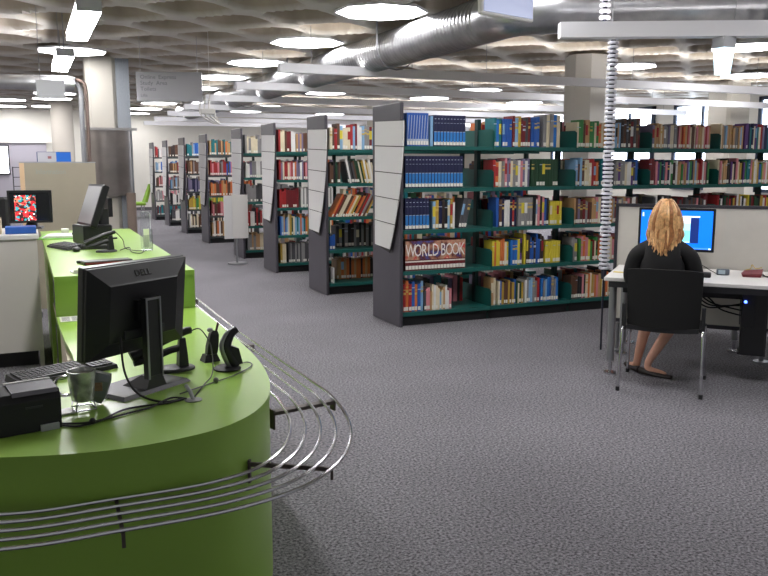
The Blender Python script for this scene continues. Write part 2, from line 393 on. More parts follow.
# ================================================================ bookcases
SH = (1.705, 1.315, .922, .532, .135)          # shelf surfaces, top to bottom
BAY = .972
ROWS = [6.90, 8.97, 11.1, 13.0, 15.8, 18.2, 20.6, 22.95]
NB = [6, 3, 2, 2, 2, 1, 1, 1]
PX = 3.20
ROWNAME = ['nearest bookcase', 'second bookcase', 'third bookcase', 'fourth bookcase', 'fifth bookcase', 'sixth bookcase', 'seventh bookcase', 'farthest bookcase']
CASELAB = ['nearest long bookcase, teal shelves, grey end with white display board, runs behind computer desk',
 'second bookcase from the front, half empty lower teal shelves with leaning books',
 'third bookcase from the front, grey end panel and white tapering display board',
 'fourth bookcase from the front, partly behind the white kiosk board',
 'fifth bookcase from the front, filled with small brown and orange books',
 'sixth bookcase from the front, with green and yellow books on a low shelf',
 'seventh bookcase from the front, thin dark slice near the back wall',
 'farthest bookcase, smallest one beside the green chair']
DKG = mat('dark_shelf_grey', (62, 66, 66), .5)
def bookcase(k):
    y0 = ROWS[k]; nb = NB[k]; D = .62
    S = TEAL if k < 4 else DKG
    t = thing('bookcase', CASELAB[k], 'bookcase', (PX, y0, 0), 0, 'rows of bookcases')
    MB().rbox(-.035, 0, -.02, D+.02, 0, 2.10, .006).build('end_panel', CHAR, t)
    # white display board: five tiles on a tapered backing, standing off the panel
    bd = None
    zt = [1.935, 1.70, 1.455, 1.215, .98, .735]
    def ynear(z):                        # its near edge sweeps inwards towards the floor
        s_ = (1.94-z)/(1.94-.70); return -.165+.33*s_**2.0
    yf = .50
    m = MB()
    prof = [(yf, .755)]+[(yf, 1.95)]+[(ynear(1.93-(1.93-.70)*j/12), 1.93-(1.93-.70)*j/12) for j in range(13)]
    m.X = Matrix.Translation((-.062, 0, 0))
    m.loft([[(x, p[0], p[1]) for p in prof] for x in (0, .008)], 0, True, True)
    bd = m.build('display_board', GROOVE, t)
    for i in range(5):
        a, b = zt[i], zt[i+1]; g = .0045
        zz = [a-g-(a-b-2*g)*j/4 for j in range(5)]
        near = [(ynear(z), z-.004) for z in zz]
        far = [(yf, z+.016) for z in (zz[0], zz[-1])]
        pr = [far[0]]+near+[far[1]]
        m = MB(); m.loft([[(x, p[0], p[1]) for p in pr] for x in (-.070, -.0622)], 0, True, True)
        m.build('display_tile', PANEL, bd)
    for z in (.9, 1.75): MB().box(-.054, -.035, .15, .19, z, z+.04).build('standoff', ALU, t)
    for b in range(nb+1):
        x = b*BAY + (.02 if b == 0 else 0)
        MB().box(x-.02, x+.02, D/2-.03, D/2+.03, 0, 1.98).box(x-.018, x+.018, .05, D-.05, .0, .06).build('upright', TEALD, t)
    for b in range(nb):
        a = b*BAY+.004+(.006 if b == 0 else 0); e = (b+1)*BAY-.004
        MB().box(a, e, .05, D-.05, 0, .085).build('plinth', mat('black_plinth', (26, 26, 28), .6), t)
        for z in SH:
            # tray shelf: thin deck, front and rear lip
            m = MB().box(a, e, .0, D, z-.006, z).box(a, e, -.003, .012, z-.036, z+.001).box(a, e, D-.012, D+.003, z-.036, z+.001)
            m.build('shelf', S, t)
        for z in SH:
            for yy in ((0.0, .28), (D-.28, D)):
                m = MB(); xx = a+.001
                pr = [(yy[0], z-.03), (yy[1], z-.03), (yy[1], z+.17), (yy[0]+.04, z+.17), (yy[0], z+.15)] if yy[0] == 0 else [(yy[0], z-.03), (yy[1], z-.03), (yy[1], z+.15), (yy[1]-.04, z+.17), (yy[0], z+.17)]
                if b == 0: xx = None
                for q0 in ([xx] if xx is not None else [])+([e-.006] if yy[0] == 0 and b < nb-1 else []):
                    m = MB(); m.loft([[(q, p[0], p[1]) for p in pr] for q in (q0, q0+.004)], 0, True, True)
                    m.build('shelf_bracket', S, t)
    return t
for k in range(8): bookcase(k)

# ================================================================ books
PAL = {
 'blue': (36, 88, 168), 'bright blue': (30, 110, 190), 'navy': (24, 28, 66), 'pale blue': (130, 170, 205), 'teal': (20, 110, 118),
 'red': (160, 38, 40), 'dark red': (110, 28, 34), 'pink': (206, 130, 138), 'orange': (204, 112, 58), 'tan': (186, 146, 100),
 'brown': (92, 62, 46), 'dark brown': (50, 38, 34), 'cream': (218, 206, 176), 'white': (222, 220, 216), 'grey': (138, 136, 136),
 'dark grey': (74, 74, 78), 'black': (26, 26, 30), 'yellow': (214, 196, 60), 'mustard': (180, 148, 60), 'green': (56, 128, 66),
 'dark green': (30, 66, 42), 'lime': (150, 190, 60), 'purple': (92, 58, 120), 'violet grey': (120, 112, 140)}
def bmat(c): return mat('book_cover_'+c.replace(' ', '_'), PAL[c], .5, var=.08, scale=9)
LABELW = mat('spine_label_paper', (230, 226, 216), .7)
BAND = mat('encyclopedia_blue_band', (44, 120, 190), .45)
SILV = mat('silver_spine_print', (176, 184, 200), .4)
GOLD = mat('gold_spine_print', (196, 168, 90), .4)
def art_material():
    m = bpy.data.materials.new('painted_spine_art'); m.use_nodes = True
    nt = m.node_tree; b = nt.nodes['Principled BSDF']; b.inputs['Roughness'].default_value = .4
    g = nt.nodes.new('ShaderNodeNewGeometry'); n = nt.nodes.new('ShaderNodeTexNoise'); n.inputs['Scale'].default_value = 9; n.inputs['Detail'].default_value = 4
    r = nt.nodes.new('ShaderNodeValToRGB'); e = r.color_ramp.elements
    e[0].position = .3; e[0].color = lin((70, 96, 170)); e[1].position = .72; e[1].color = lin((240, 206, 176))
    for p, c in ((.42, (96, 40, 44)), (.5, (170, 120, 96)), (.58, (196, 150, 122)), (.64, (206, 50, 56))):
        q = e.new(p); q.color = lin(c)
    nt.links.new(g.outputs['Position'], n.inputs['Vector']); nt.links.new(n.outputs['Fac'], r.inputs['Fac']); nt.links.new(r.outputs['Color'], b.inputs['Base Color'])
    return m
ART = art_material(); WBR = mat('world_set_red_band', (104, 26, 32), .45)
# kinds: plain, swirl (blue set with light swirl), enc (navy set with lower blue band), wb (picture set)
def book_mesh(B):
    """mesh in the book's own frame: spine towards -y, standing on z=0, thickness along x"""
    t, d, h, k = B['t'], B['d'], B['h'], B['k']
    m = MB(); c = .0022
    m.box(0, c, .003, d, 0, h, 0).box(t-c, t, .003, d, 0, h, 0)
    n = 4                                     # rounded spine
    ring = [(t*j/n, .003-.004*math.sin(PI*j/n)) for j in range(n+1)]+[(t-c, .006), (c, .006)]
    m.prism(ring, 0, h, 0)
    m.box(c, t-c, .006, d-.004, .003, h-.004, 1)
    def band(z0, z1, q, e=.0008, ins=0):
        if ins:
            m.prism([(t*ins, -.0016-e), (t*(1-ins), -.0016-e), (t*(1-ins), .001), (t*ins, .001)], z0, z1, q); return
        r2 = [(t*j/n, .003-.004*math.sin(PI*j/n)-e) for j in range(n+1)]
        r3 = [(t*j/n, .003-.004*math.sin(PI*j/n)+.0005) for j in reversed(range(n+1))]
        m.prism(r2+r3, z0, z1, q)
    if k == 'enc':
        band(h*.14, h*.46, 2, ins=.13); band(h*.46, h*.475, 3, ins=.13); band(h*.87, h*.89, 3, ins=.28); band(h*.74, h*.75, 3, ins=.2)
    elif k == 'swirl':
        band(h*.14, h*.22, 3)
        m.X = Matrix.Translation((t*.5, -.0022, h*.55)) @ Matrix.Rotation(B.get('sw', .1), 4, 'Y')
        m.box(-t*.11, t*.11, -.0005, .0005, -h*.34, h*.38, 3); m.X = Matrix.Identity(4)
    elif k == 'wb':
        band(h*.36, h*.985, 2); band(h*.28, h*.325, 4); band(0.012, h*.28, 3)
    elif k == 'title':
        band(h*.30, h*.88, 2, .0006)
    else:
        if B['r'] < .45: band(h*.78, h*.81, 3)
        if B['r'] < .25: band(h*.62, h*.70, 3)
        if B['r'] > .7: band(h*.45, h*.82, 2, .0006)
    return m
def book_mats(B):
    k = B['k']
    if k == 'enc': return [bmat('navy'), PAPER, BAND, SILV]
    if k == 'swirl': return [bmat('blue'), PAPER, BAND, SILV]
    if k == 'wb': return [mat('world_set_brown', (96, 34, 34), .45), PAPER, ART, WBR, LABELW]
    c2 = B['c2']
    return [bmat(B['c']), PAPER, bmat(c2), GOLD if B['r'] < .2 else SILV]
BOOKS = []
def run(row, bay, shelf, xs, xe, pal, hs=(.19, .27), ts=(.018, .036), kind='plain', lean=0., back=.03, seed=0, side=0, lab=.7, h=None, t=None, n=None, gap=.0006):
    """fill one stretch of a shelf, xs..xe measured from the left of the bay"""
    rnd = random.Random(seed*977+row*131+bay*31+shelf*7+int(xs*100)+side*5000)
    x = xs; z = SH[shelf]; i = 0; base = None
    while True:
        tt = t or rnd.uniform(*ts)*(.86 if not side else 1); hh = h or rnd.uniform(*hs)
        if x+tt > xe or (n is not None and i >= n): break
        c = rnd.choice(pal) if isinstance(pal, (list, tuple)) else pal
        B = dict(row=row, bay=bay, shelf=shelf, x=x, t=tt, h=min(hh, .335 if shelf == 0 else .33), d=rnd.uniform(.15, .2), c=c, c2=rnd.choice(['white', 'cream', 'black', c, 'yellow', 'pale blue', 'red']), k=kind,
                 r=rnd.random(), lean=lean+(rnd.uniform(-.01, .01) if lean else 0), y=back+rnd.uniform(0, .012), lab=rnd.random() < lab, side=side, sw=.07)
        if kind in ('enc', 'swirl', 'wb'): B['d'] = .19; B['y'] = back; B['lab'] = kind != 'swirl' or True
        BOOKS.append(B)
        x += (tt/math.cos(lean) if lean else tt)+gap; i += 1
    return x
MIX = ['cream', 'tan', 'grey', 'blue', 'red', 'brown', 'white', 'dark green', 'pink', 'orange', 'teal', 'violet grey']
# --- nearest bookcase, first bay (left)
run(0, 0, 0, .055, .30, 'blue', kind='swirl', h=.305, t=.0275)
run(0, 0, 0, .303, .335, 'pale blue', h=.28, t=.028)
run(0, 0, 0, .335, .70, 'navy', kind='enc', h=.29, t=.0335)
run(0, 0, 1, .04, .67, 'navy', kind='enc', h=.30, t=.0335)
run(0, 0, 2, .04, .33, 'navy', kind='enc', h=.295, t=.036)
run(0, 0, 2, .335, .60, ['pale blue', 'black', 'white', 'dark brown', 'mustard', 'navy'], (.25, .29), (.022, .045), seed=2)
run(0, 0, 2, .615, .70, ['dark grey'], (.28, .30), (.028, .03), lean=.22, seed=2)
run(0, 0, 3, .045, .70, 'cream', kind='wb', h=.285, t=.0335)
run(0, 0, 4, .03, .24, ['red', 'orange', 'cream', 'blue', 'white', 'pale blue'], (.26, .31), (.026, .040), seed=3)
run(0, 0, 4, .25, .56, ['cream', 'white', 'dark grey', 'tan', 'pale blue', 'pink'], (.16, .25), (.02, .03), seed=4)
# second bay
run(0, 1, 0, .02, .12, ['teal', 'bright blue'], (.26, .28), (.02, .04), seed=1)
run(0, 1, 0, .125, .235, 'blue', h=.27, t=.026)
run(0, 1, 0, .24, .45, ['dark grey', 'pale blue', 'blue', 'mustard', 'purple', 'dark red', 'cream'], (.24, .31), (.024, .045), seed=2)
run(0, 1, 0, .455, .58, ['blue', 'red', 'cream', 'white'], (.25, .30), (.03, .04), seed=5)
run(0, 1, 0, .60, .80, ['bright blue', 'brown', 'cream', 'grey'], (.30, .33), (.035, .05), seed=6)
run(0, 1, 1, .02, .12, ['red', 'orange', 'cream'], (.24, .28), (.03, .04), seed=1)
run(0, 1, 1, .13, .46, ['pink', 'grey', 'cream', 'violet grey', 'tan', 'white'], (.25, .285), (.024, .034), seed=2)
run(0, 1, 1, .465, .80, 'dark green', h=.275, t=.032)
run(0, 1, 2, .07, .32, ['red', 'white', 'dark brown', 'brown', 'blue', 'navy', 'black'], (.26, .30), (.026, .040), seed=1)
run(0, 1, 2, .325, .50, 'grey', h=.285, t=.034)
run(0, 1, 2, .505, .70, ['pale blue', 'black', 'white', 'pink', 'blue'], (.26, .31), (.026, .036), seed=3)
run(0, 1, 2, .705, .87, 'yellow', h=.24, t=.028)
run(0, 1, 3, .03, .24, ['cream', 'yellow', 'yellow', 'orange', 'navy'], (.22, .27), (.024, .034), seed=1)
run(0, 1, 3, .245, .40, ['blue', 'navy', 'purple', 'yellow', 'bright blue'], (.22, .30), (.024, .034), seed=2)
run(0, 1, 3, .405, .66, ['yellow', 'cream', 'blue', 'violet grey', 'dark brown', 'navy'], (.22, .31), (.024, .034), seed=8)
run(0, 1, 3, .665, .86, 'yellow', h=.225, t=.03, seed=2)
run(0, 1, 4, .03, .10, ['cream', 'brown', 'tan'], (.27, .30), (.024, .034), seed=1)
run(0, 1, 4, .11, .42, ['teal', 'dark green', 'black', 'mustard', 'cream', 'red', 'brown', 'blue'], (.20, .25), (.02, .032), seed=2)
run(0, 1, 4, .425, .62, ['white', 'grey', 'red', 'pale blue', 'cream'], (.21, .27), (.024, .034), seed=3)
run(0, 1, 4, .625, .84, ['pale blue', 'blue', 'bright blue', 'grey'], (.21, .26), (.024, .034), seed=4)
# third bay
run(0, 2, 0, .03, .34, ['tan', 'green', 'cream', 'orange', 'brown', 'green'], (.24, .29), (.026, .04), seed=1)
run(0, 2, 0, .345, .60, ['pale blue', 'grey', 'teal', 'cream', 'tan'], (.24, .26), (.02, .03), seed=2)
run(0, 2, 0, .605, .86, ['dark brown', 'brown', 'dark red', 'dark grey'], (.27, .315), (.03, .045), seed=3)
run(0, 2, 1, .03, .35, ['brown', 'orange', 'cream', 'pale blue', 'red'], (.22, .29), (.026, .036), seed=1)
run(0, 2, 1, .355, .86, ['teal', 'blue', 'dark grey', 'white', 'purple', 'grey', 'cream'], (.22, .28), (.026, .036), seed=2)
run(0, 2, 2, .03, .86, ['grey', 'pink', 'white', 'dark red', 'cream', 'tan', 'brown', 'violet grey'], (.22, .275), (.024, .036), seed=1)
run(0, 2, 3, .03, .10, ['cream', 'grey'], (.22, .25), (.03, .04), seed=1)
run(0, 2, 3, .11, .86, ['cream', 'pink', 'cream', 'orange', 'tan', 'yellow', 'white', 'dark red', 'green'], (.20, .27), (.024, .036), seed=2)
run(0, 2, 4, .03, .86, ['cream', 'tan', 'pink', 'orange', 'mustard', 'cream', 'brown', 'white', 'black'], (.22, .27), (.022, .034), seed=2)
# fourth, fifth, sixth bays: only the upper shelves show over the desk partition
run(0, 3, 0, .04, .40, ['grey', 'violet grey', 'cream', 'tan', 'white'], (.23, .27), (.026, .036), seed=1)
run(0, 3, 0, .405, .88, ['tan', 'orange', 'brown', 'pink', 'cream', 'red'], (.23, .27), (.02, .032), seed=2)
run(0, 3, 1, .02, .10, 'dark red', h=.28, t=.035)
run(0, 3, 1, .11, .88, ['red', 'purple', 'green', 'white', 'navy', 'pink', 'pale blue', 'tan', 'dark brown', 'teal'], (.22, .28), (.024, .036), seed=1)
run(0, 3, 2, .10, .88, ['black', 'dark brown', 'dark grey', 'white', 'dark red', 'pink', 'brown'], (.22, .28), (.024, .036), seed=1)
run(0, 4, 0, .03, .40, ['cream', 'tan', 'pale blue', 'grey', 'tan'], (.23, .28), (.026, .036), seed=1)
run(0, 4, 0, .405, .80, ['cream', 'purple', 'dark brown', 'violet grey', 'red', 'teal', 'navy'], (.24, .29), (.026, .036), seed=2)
run(0, 4, 1, .03, .90, ['pink', 'purple', 'teal', 'cream', 'green', 'mustard', 'dark brown', 'white', 'blue', 'tan'], (.22, .29), (.026, .036), seed=2)
run(0, 4, 2, .05, .90, ['red', 'yellow', 'black', 'dark green', 'white', 'dark red', 'mustard'], (.22, .28), (.026, .036), seed=2)
for s_ in (0, 1, 2): run(0, 5, s_, .03, .60, MIX, (.22, .28), seed=4)
# second bookcase
run(1, 0, 0, .04, .88, ['cream', 'grey', 'red', 'white', 'cream', 'pale blue', 'dark red', 'brown', 'cream'], (.23, .30), (.028, .042), seed=11)
run(1, 0, 1, .04, .20, ['brown', 'dark green', 'black', 'red', 'dark brown'], (.20, .25), (.02, .034), seed=1)
run(1, 0, 1, .27, .88, ['black', 'cream', 'red', 'tan', 'brown', 'mustard', 'dark green', 'white', 'dark grey'], (.24, .29), (.02, .03), lean=-.22, seed=2)
run(1, 0, 2, .05, .50, ['mustard', 'brown', 'black', 'grey', 'black', 'orange', 'red', 'cream'], (.27, .31), (.024, .034), lean=.50, seed=3)
run(1, 0, 2, .66, .86, ['red', 'white', 'pink', 'mustard'], (.24, .27), (.024, .034), lean=.12, seed=1)
run(1, 0, 3, .03, .12, ['blue', 'bright blue'], (.16, .2), (.03, .04), seed=3)
run(1, 0, 3, .22, .86, ['dark grey', 'black', 'dark brown', 'grey'], (.25, .29), (.03, .05), back=.31, seed=3)
run(1, 0, 4, .04, .10, ['white', 'grey'], (.17, .2), (.02, .03), seed=3)
run(1, 0, 4, .22, .86, ['brown', 'tan', 'dark brown', 'orange'], (.23, .27), (.03, .05), back=.31, seed=5)
# third bookcase
run(2, 0, 0, .05, .30, ['red', 'cream', 'dark red', 'brown', 'white'], (.26, .31), (.03, .04), seed=1)
run(2, 0, 0, .31, .86, ['grey', 'tan', 'violet grey', 'brown', 'pink'], (.25, .27), (.024, .034), seed=2)
run(2, 0, 1, .05, .86, ['pink', 'white', 'red', 'orange', 'cream', 'dark red', 'violet grey'], (.23, .29), (.024, .034), seed=3)
run(2, 0, 2, .05, .34, ['dark red', 'red', 'dark grey', 'red'], (.23, .28), (.03, .044), seed=4)
run(2, 0, 2, .37, .86, ['grey', 'white', 'violet grey'], (.27, .29), (.024, .03), seed=5)
run(2, 0, 3, .05, .86, ['tan', 'orange', 'pale blue', 'blue', 'mustard', 'cream', 'dark green', 'teal'], (.22, .30), (.024, .034), seed=6)
run(2, 0, 4, .05, .15, ['cream', 'mustard'], (.26, .28), (.03, .034), seed=6)
run(2, 0, 4, .17, .86, ['dark grey', 'grey'], (.27, .29), (.024, .03), seed=7)
# fourth .. eighth bookcases
FP = [[['grey', 'cream'], ['violet grey', 'grey', 'white'], ['dark grey', 'grey'], ['black', 'red', 'white', 'dark brown'], ['tan', 'cream', 'grey']],
      [['brown', 'tan', 'orange', 'teal'], ['grey', 'brown', 'red', 'blue', 'pink'], ['orange', 'brown', 'tan', 'red'], ['brown', 'pink', 'dark red'], ['orange', 'tan', 'brown', 'white']],
      [['grey', 'blue', 'pale blue', 'teal'], ['tan', 'grey', 'brown'], ['dark grey', 'navy', 'violet grey'], ['lime', 'mustard', 'yellow', 'green'], ['cream', 'white', 'black', 'brown']],
      [['dark brown', 'brown'], ['brown', 'tan', 'red'], ['pale blue', 'grey', 'brown'], ['black', 'white'], ['dark grey', 'white']],
      [['red', 'dark grey', 'white'], ['blue', 'grey', 'pale blue', 'white'], ['dark red', 'pink', 'brown'], ['pink', 'grey', 'white'], ['dark red', 'teal']]]
for k in range(3, 8):
    for s_ in range(5): run(k, 0, s_, .05, .9, FP[k-3][s_], (.22, .30), (.028, .046), seed=k)
# --- the far side of each case and the bays behind (seen only through gaps)
for b in range(5):
    for s_ in range(5):
        q = random.Random(b*7+s_)
        run(0, b, s_, .04+q.uniform(0, .1), .9-q.uniform(0, .25), MIX+['dark brown', 'dark grey', 'black', 'dark red'], (.21, .28), (.028, .05), seed=20, side=1)
for k, bs in ((1, (1, 2)), (2, (1,))):
    for b in bs:
        for s_ in range(5): run(k, b, s_, .04, .85, MIX, (.21, .28), (.03, .05), seed=21)
for s_ in range(5): run(2, 0, s_, .04, .85, MIX, (.21, .28), (.03, .05), seed=22, side=1)

# ---- choose the 300 that show largest and build them one by one; the rest is one mesh
cp, sp, cy_, sy_ = math.cos(PITCH), math.sin(PITCH), math.cos(YAW), math.sin(YAW)
fw = Vector((sy_*cp, cy_*cp, -sp)); rt = Vector((cy_, -sy_, 0)); upv = rt.cross(fw)
def px_of(p):
    v = Vector(p)-Vector((0, 0, 1.55)); d = v.dot(fw); return (384+F_PX*v.dot(rt)/d, 288-F_PX*v.dot(upv)/d, d)
EDGE = {0: 800, 1: 372, 2: 307, 3: 262, 4: 236, 5: 199, 6: 180, 7: 165}    # where the next nearer end panel cuts each case off
def place(B):
    y0 = ROWS[B['row']]; x = PX+B['bay']*BAY+B['x']
    y = y0+B['y'] if B['side'] == 0 else y0+.62-B['y']
    return x, y, SH[B['shelf']]+.0005
for B in BOOKS:
    x, y, z = place(B); p = px_of((x+B['t']/2, y, z+B['h'])); q = px_of((x+B['t']/2, y, z))
    vis = p[0] < min(768, EDGE[B['row']]) and not (p[0] > 616 and p[1] > 205) and B['side'] == 0 and not (B['row'] > 0 and B['bay'] > 0)
    if vis and 612 < p[0] and q[1] > 205 and (205-p[1]) < 8: vis = False
    B['vis'] = vis; B['score'] = (q[1]-p[1])*F_PX*B['t']/p[2] if vis else 0
order = sorted([B for B in BOOKS if B['vis']], key=lambda B: -B['score'])
for B in order[:300]: B['solo'] = True
SHN = ['top shelf', 'second shelf down', 'middle shelf', 'fourth shelf down', 'bottom shelf']
BAYN = ['first', 'second', 'third', 'fourth', 'fifth', 'sixth']
cnt = {}
WBTXT = []
for B in BOOKS:
    if not B.get('solo'): continue
    key = (B['row'], B['bay'], B['shelf']); cnt[key] = cnt.get(key, 0)+1; i = cnt[key]
    x, y, z = place(B); k = B['k']
    size = 'thick' if B['t'] > .036 else ('tall' if B['h'] > .275 else ('small' if B['h'] < .22 else 'slim' if B['t'] < .024 else 'plain'))
    look = {'enc': 'navy blue-banded volume', 'swirl': 'blue volume with pale streak', 'wb': 'painted-spine volume'}.get(k, '%s %s book' % (size, B['c']))
    if k == 'plain' and B['lean']: look = 'leaning %s book' % B['c']
    where = '%s, %s bay' % (SHN[B['shelf']], BAYN[B['bay']]) if B['row'] == 0 else SHN[B['shelf']]
    lab = '%s, %s from left, %s, %s' % (look, ORD[i-1], where, ROWNAME[B['row']])
    g = 'books on the %s of the %s%s' % (SHN[B['shelf']], BAYN[B['bay']]+' bay of the ' if B['row'] == 0 else '', ROWNAME[B['row']])
    o = book_mesh(B).build('book', book_mats(B), None, (x, y, z))
    tag(o, lab, 'book', g)
    if B['lean']:
        L = B['lean']; o.rotation_euler = (0, L, 0)
        if L < 0: o.location.x += 0; o.location.z += B['t']*math.sin(-L)*0+0
        # keep the lower corner on the shelf
        if L > 0: o.location.z += B['t']*math.sin(L)
    if B['lab']:
        m = MB(); zz = .012
        m.prism([(B['t']*.08, -.0022), (B['t']*.92, -.0022), (B['t']*.92, .002), (B['t']*.08, .002)], zz, zz+.036)
        m.build('spine_label', LABELW, o)
    if k == 'wb': WBTXT.append((x, y, z, o, B))
# the title that runs across the picture set
if WBTXT:
    xa = WBTXT[0][0]; xb = WBTXT[-1][0]+.0335; s_ = 'WORLD BOOK'
    widths = {'W': 1.35, 'O': 1.1, 'R': 1., 'L': .85, 'D': 1.1, ' ': .25, 'B': .95, 'K': 1.}
    tot = sum(widths[c] for c in s_); x = xa+.01; u = (xb-xa-.02)/tot
    WL = mat('white_title_lettering', (236, 230, 224), .4)
    for c in s_:
        wd = widths[c]*u; xc = x+wd/2; x += wd
        if c == ' ': continue
        vol = min(WBTXT, key=lambda q: abs(q[0]+.017-xc)); o = vol[3]
        text_mesh(c, .172, WL, 'title_letter', o, (xc-vol[0], -.0035, .135), (PI/2, 0, 0), ext=.0008, sx=.60)
# everything else: one uncountable mass
palk = list(PAL); smats = [bmat(c) for c in palk]+[PAPER, LABELW]; sm = MB()
for B in BOOKS:
    if B.get('solo'): continue
    x, y, z = place(B); t, d, h = B['t'], B['d'], B['h']; ci = palk.index(B['c'])
    sm.X = Matrix.Translation((x, y, z)) @ Matrix.Rotation(B['lean'], 4, 'Y') @ (Matrix.Scale(-1, 4, (0, 1, 0)) if B['side'] else Matrix.Identity(4))
    if B['side'] == 0:
        sm.box(0, t, 0, .004, 0, h, ci).box(0, .002, .004, d, 0, h, ci).box(t-.002, t, .004, d, 0, h, ci).box(.002, t-.002, .004, d-.004, .003, h-.004, len(palk))
        if B['lab']: sm.box(t*.1, t*.9, -.001, .0, .012, .045, len(palk)+1)
    else:
        sm.add([(0, 0, 0), (t, 0, 0), (t, d, 0), (0, d, 0), (0, 0, h), (t, 0, h), (t, d, h), (0, d, h)], [(0, 1, 2, 3), (7, 6, 5, 4), (4, 5, 1, 0), (5, 6, 2, 1), (6, 7, 3, 2), (7, 4, 0, 3)], ci)
so = sm.build('distant_books', smats)
tag(so, 'mass of smaller books filling the far bookcases and the rear sides of the shelves', 'books', kind='stuff')

# loose things on the shelves
rn = random.Random(3)
def shelf_sign(x, y, z, w_, h_, c, label, tilt=0):
    o = MB().box(-w_/2, w_/2, 0, .012, 0, h_).build('display_book', [bmat(c)], None, (x, y, z+.001)); tag(o, label, 'book')
    o.rotation_euler = (-tilt, 0, 0); return o
# ================================================================ the green counter
ZL, ZR = .72, .94
outer = [(.865, 4.70), (.872, 4.1), (.870, 3.60), (.85, 3.22), (.795, 2.90), (.70, 2.66), (.55, 2.495), (.36, 2.42), (.14, 2.405), (-.14, 2.475), (-.55, 2.66), (-1.2, 3.02)]
outer = [tuple(p)[:2] for p in smooth_path([(x, y, 0) for x, y in outer], 8)]
inner = [(-.85, 3.62), (-.45, 3.40), (-.20, 3.30), (-.04, 3.30), (.08, 3.39), (.135, 3.60), (.115, 4.1), (.10, 4.70)]
inner = [tuple(p)[:2] for p in smooth_path([(x, y, 0) for x, y in inner], 6)]
def ccw(p):
    a = sum(p[i][0]*p[(i+1) % len(p)][1]-p[(i+1) % len(p)][0]*p[i][1] for i in range(len(p)))
    return p if a > 0 else p[::-1]
ct = thing('service_counter', 'lime green service counter with a rounded low end nearest the viewer', 'counter', (0, 0, 0))
m = MB(); m.prism(ccw(outer+inner), ZL-.028, ZL); m.build('worktop', GREEN, ct)
def inset(path, d):
    out = []
    for i, p in enumerate(path):
        a = path[max(0, i-1)]; b = path[min(len(path)-1, i+1)]; tx, ty = b[0]-a[0], b[1]-a[1]; L = math.hypot(tx, ty) or 1
        out.append((p[0]+ty/L*d, p[1]-tx/L*d))
    return out
fo = inset(outer, .004); fi = inset(outer, .045)
m = MB(); n = len(fo)
m.loft([[(p[0], p[1], z) for p in fo+fi[::-1]] for z in (0, ZL-.0285)], 0, True, True)
for i in range(len(m.s)): m.s[i] = len(m.f[i]) == 4
m.build('front_panel', GREEN, ct)
SHW = mat('beige_shelf_board', (196, 184, 164), .6)
m = MB(); m.prism(ccw([(.12, 4.70), (.15, 3.9), (.40, 3.0), (.60, 2.9), (.80, 3.4), (.81, 4.70)]), .34, .36); m.build('inner_shelf', SHW, ct)
MB().box(.115, .135, 3.75, 4.68, 0, .69).build('inner_panel', SHW, ct)
for z in (.45, .58): MB().box(.108, .1155, 3.85, 4.1, z, z+.01).build('drawer_handle', BLACK, ct)
# raised section
r = [(.10, 4.70), (.855, 4.70), (.855, 7.95), (.08, 7.95)]
MB().prism(r, ZR-.03, ZR).build('raised_worktop', GREEN, ct)
MB().box(.10, .855, 4.705, 4.73, 0, ZR-.0305).build('near_panel', GREEN, ct)
MB().box(.83, .852, 4.731, 7.94, 0, ZR-.0305).build('side_panel', GREEN, ct)
MB().box(.10, .83, 7.90, 7.94, 0, ZR-.0305).build('far_panel', GREEN, ct)
MB().box(.10, .13, 6.35, 6.39, 0, ZR-.0305).box(.10, .13, 6.40, 7.89, 0, ZR-.0305).build('inner_panel', GREEN, ct)
for z in (.10, .52): MB().box(.12, .825, 4.735, 6.34, z, z+.018).build('inner_shelf', SHW, ct)

# steel rail shelf: five tubes following the front on brackets
base = smooth_path([(1.085, 7.7, .57), (1.085, 6.0, .57), (1.09, 4.6, .57), (1.125, 3.5, .57), (1.13, 3.15, .57), (1.075, 2.80, .57), (.95, 2.50, .57), (.75, 2.285, .57), (.50, 2.19, .57), (.18, 2.175, .57), (-.14, 2.19, .57), (-.6, 2.35, .57), (-1.25, 2.75, .57)], 10)
rl = thing('steel_rail_shelf', 'shelf of five curved chrome tubes wrapping around the green counter', 'rail', (0, 0, 0))
for k in range(5):
    pth = inset([(p.x, p.y) for p in base], k*.056)
    MB().tube([(p[0], p[1], .57) for p in pth], .0062, 8).build('tube', CHROME, rl)
def bracket(a, b, w_=.018):
    m = MB(); dx, dy = b[0]-a[0], b[1]-a[1]; L = math.hypot(dx, dy)
    m.X = Matrix.Translation((a[0], a[1], .52)) @ Matrix.Rotation(math.atan2(dy, dx), 4, 'Z')
    m.box(-.01, L, -w_, w_, .028, .042).box(L-.004, L+.004, -w_, w_, .0, .042).box(-.012, -.004, -w_-.002, w_+.002, -.03, .05)
    return m
for a, b in (((.855, 3.07), (1.125, 3.12)), ((.872, 4.28), (1.085, 4.30)), ((.866, 5.9), (1.085, 5.92)), ((.866, 7.1), (1.085, 7.1)), ((.63, 2.55), (.86, 2.40)), ((.185, 2.41), (.18, 2.175)), ((-.5, 2.64), (-.58, 2.36))):
    bracket(a, b, .018 if a[1] > 3 else .005).build('bracket', mat('dark_steel_bracket', (88, 80, 76), .5, .4), rl)

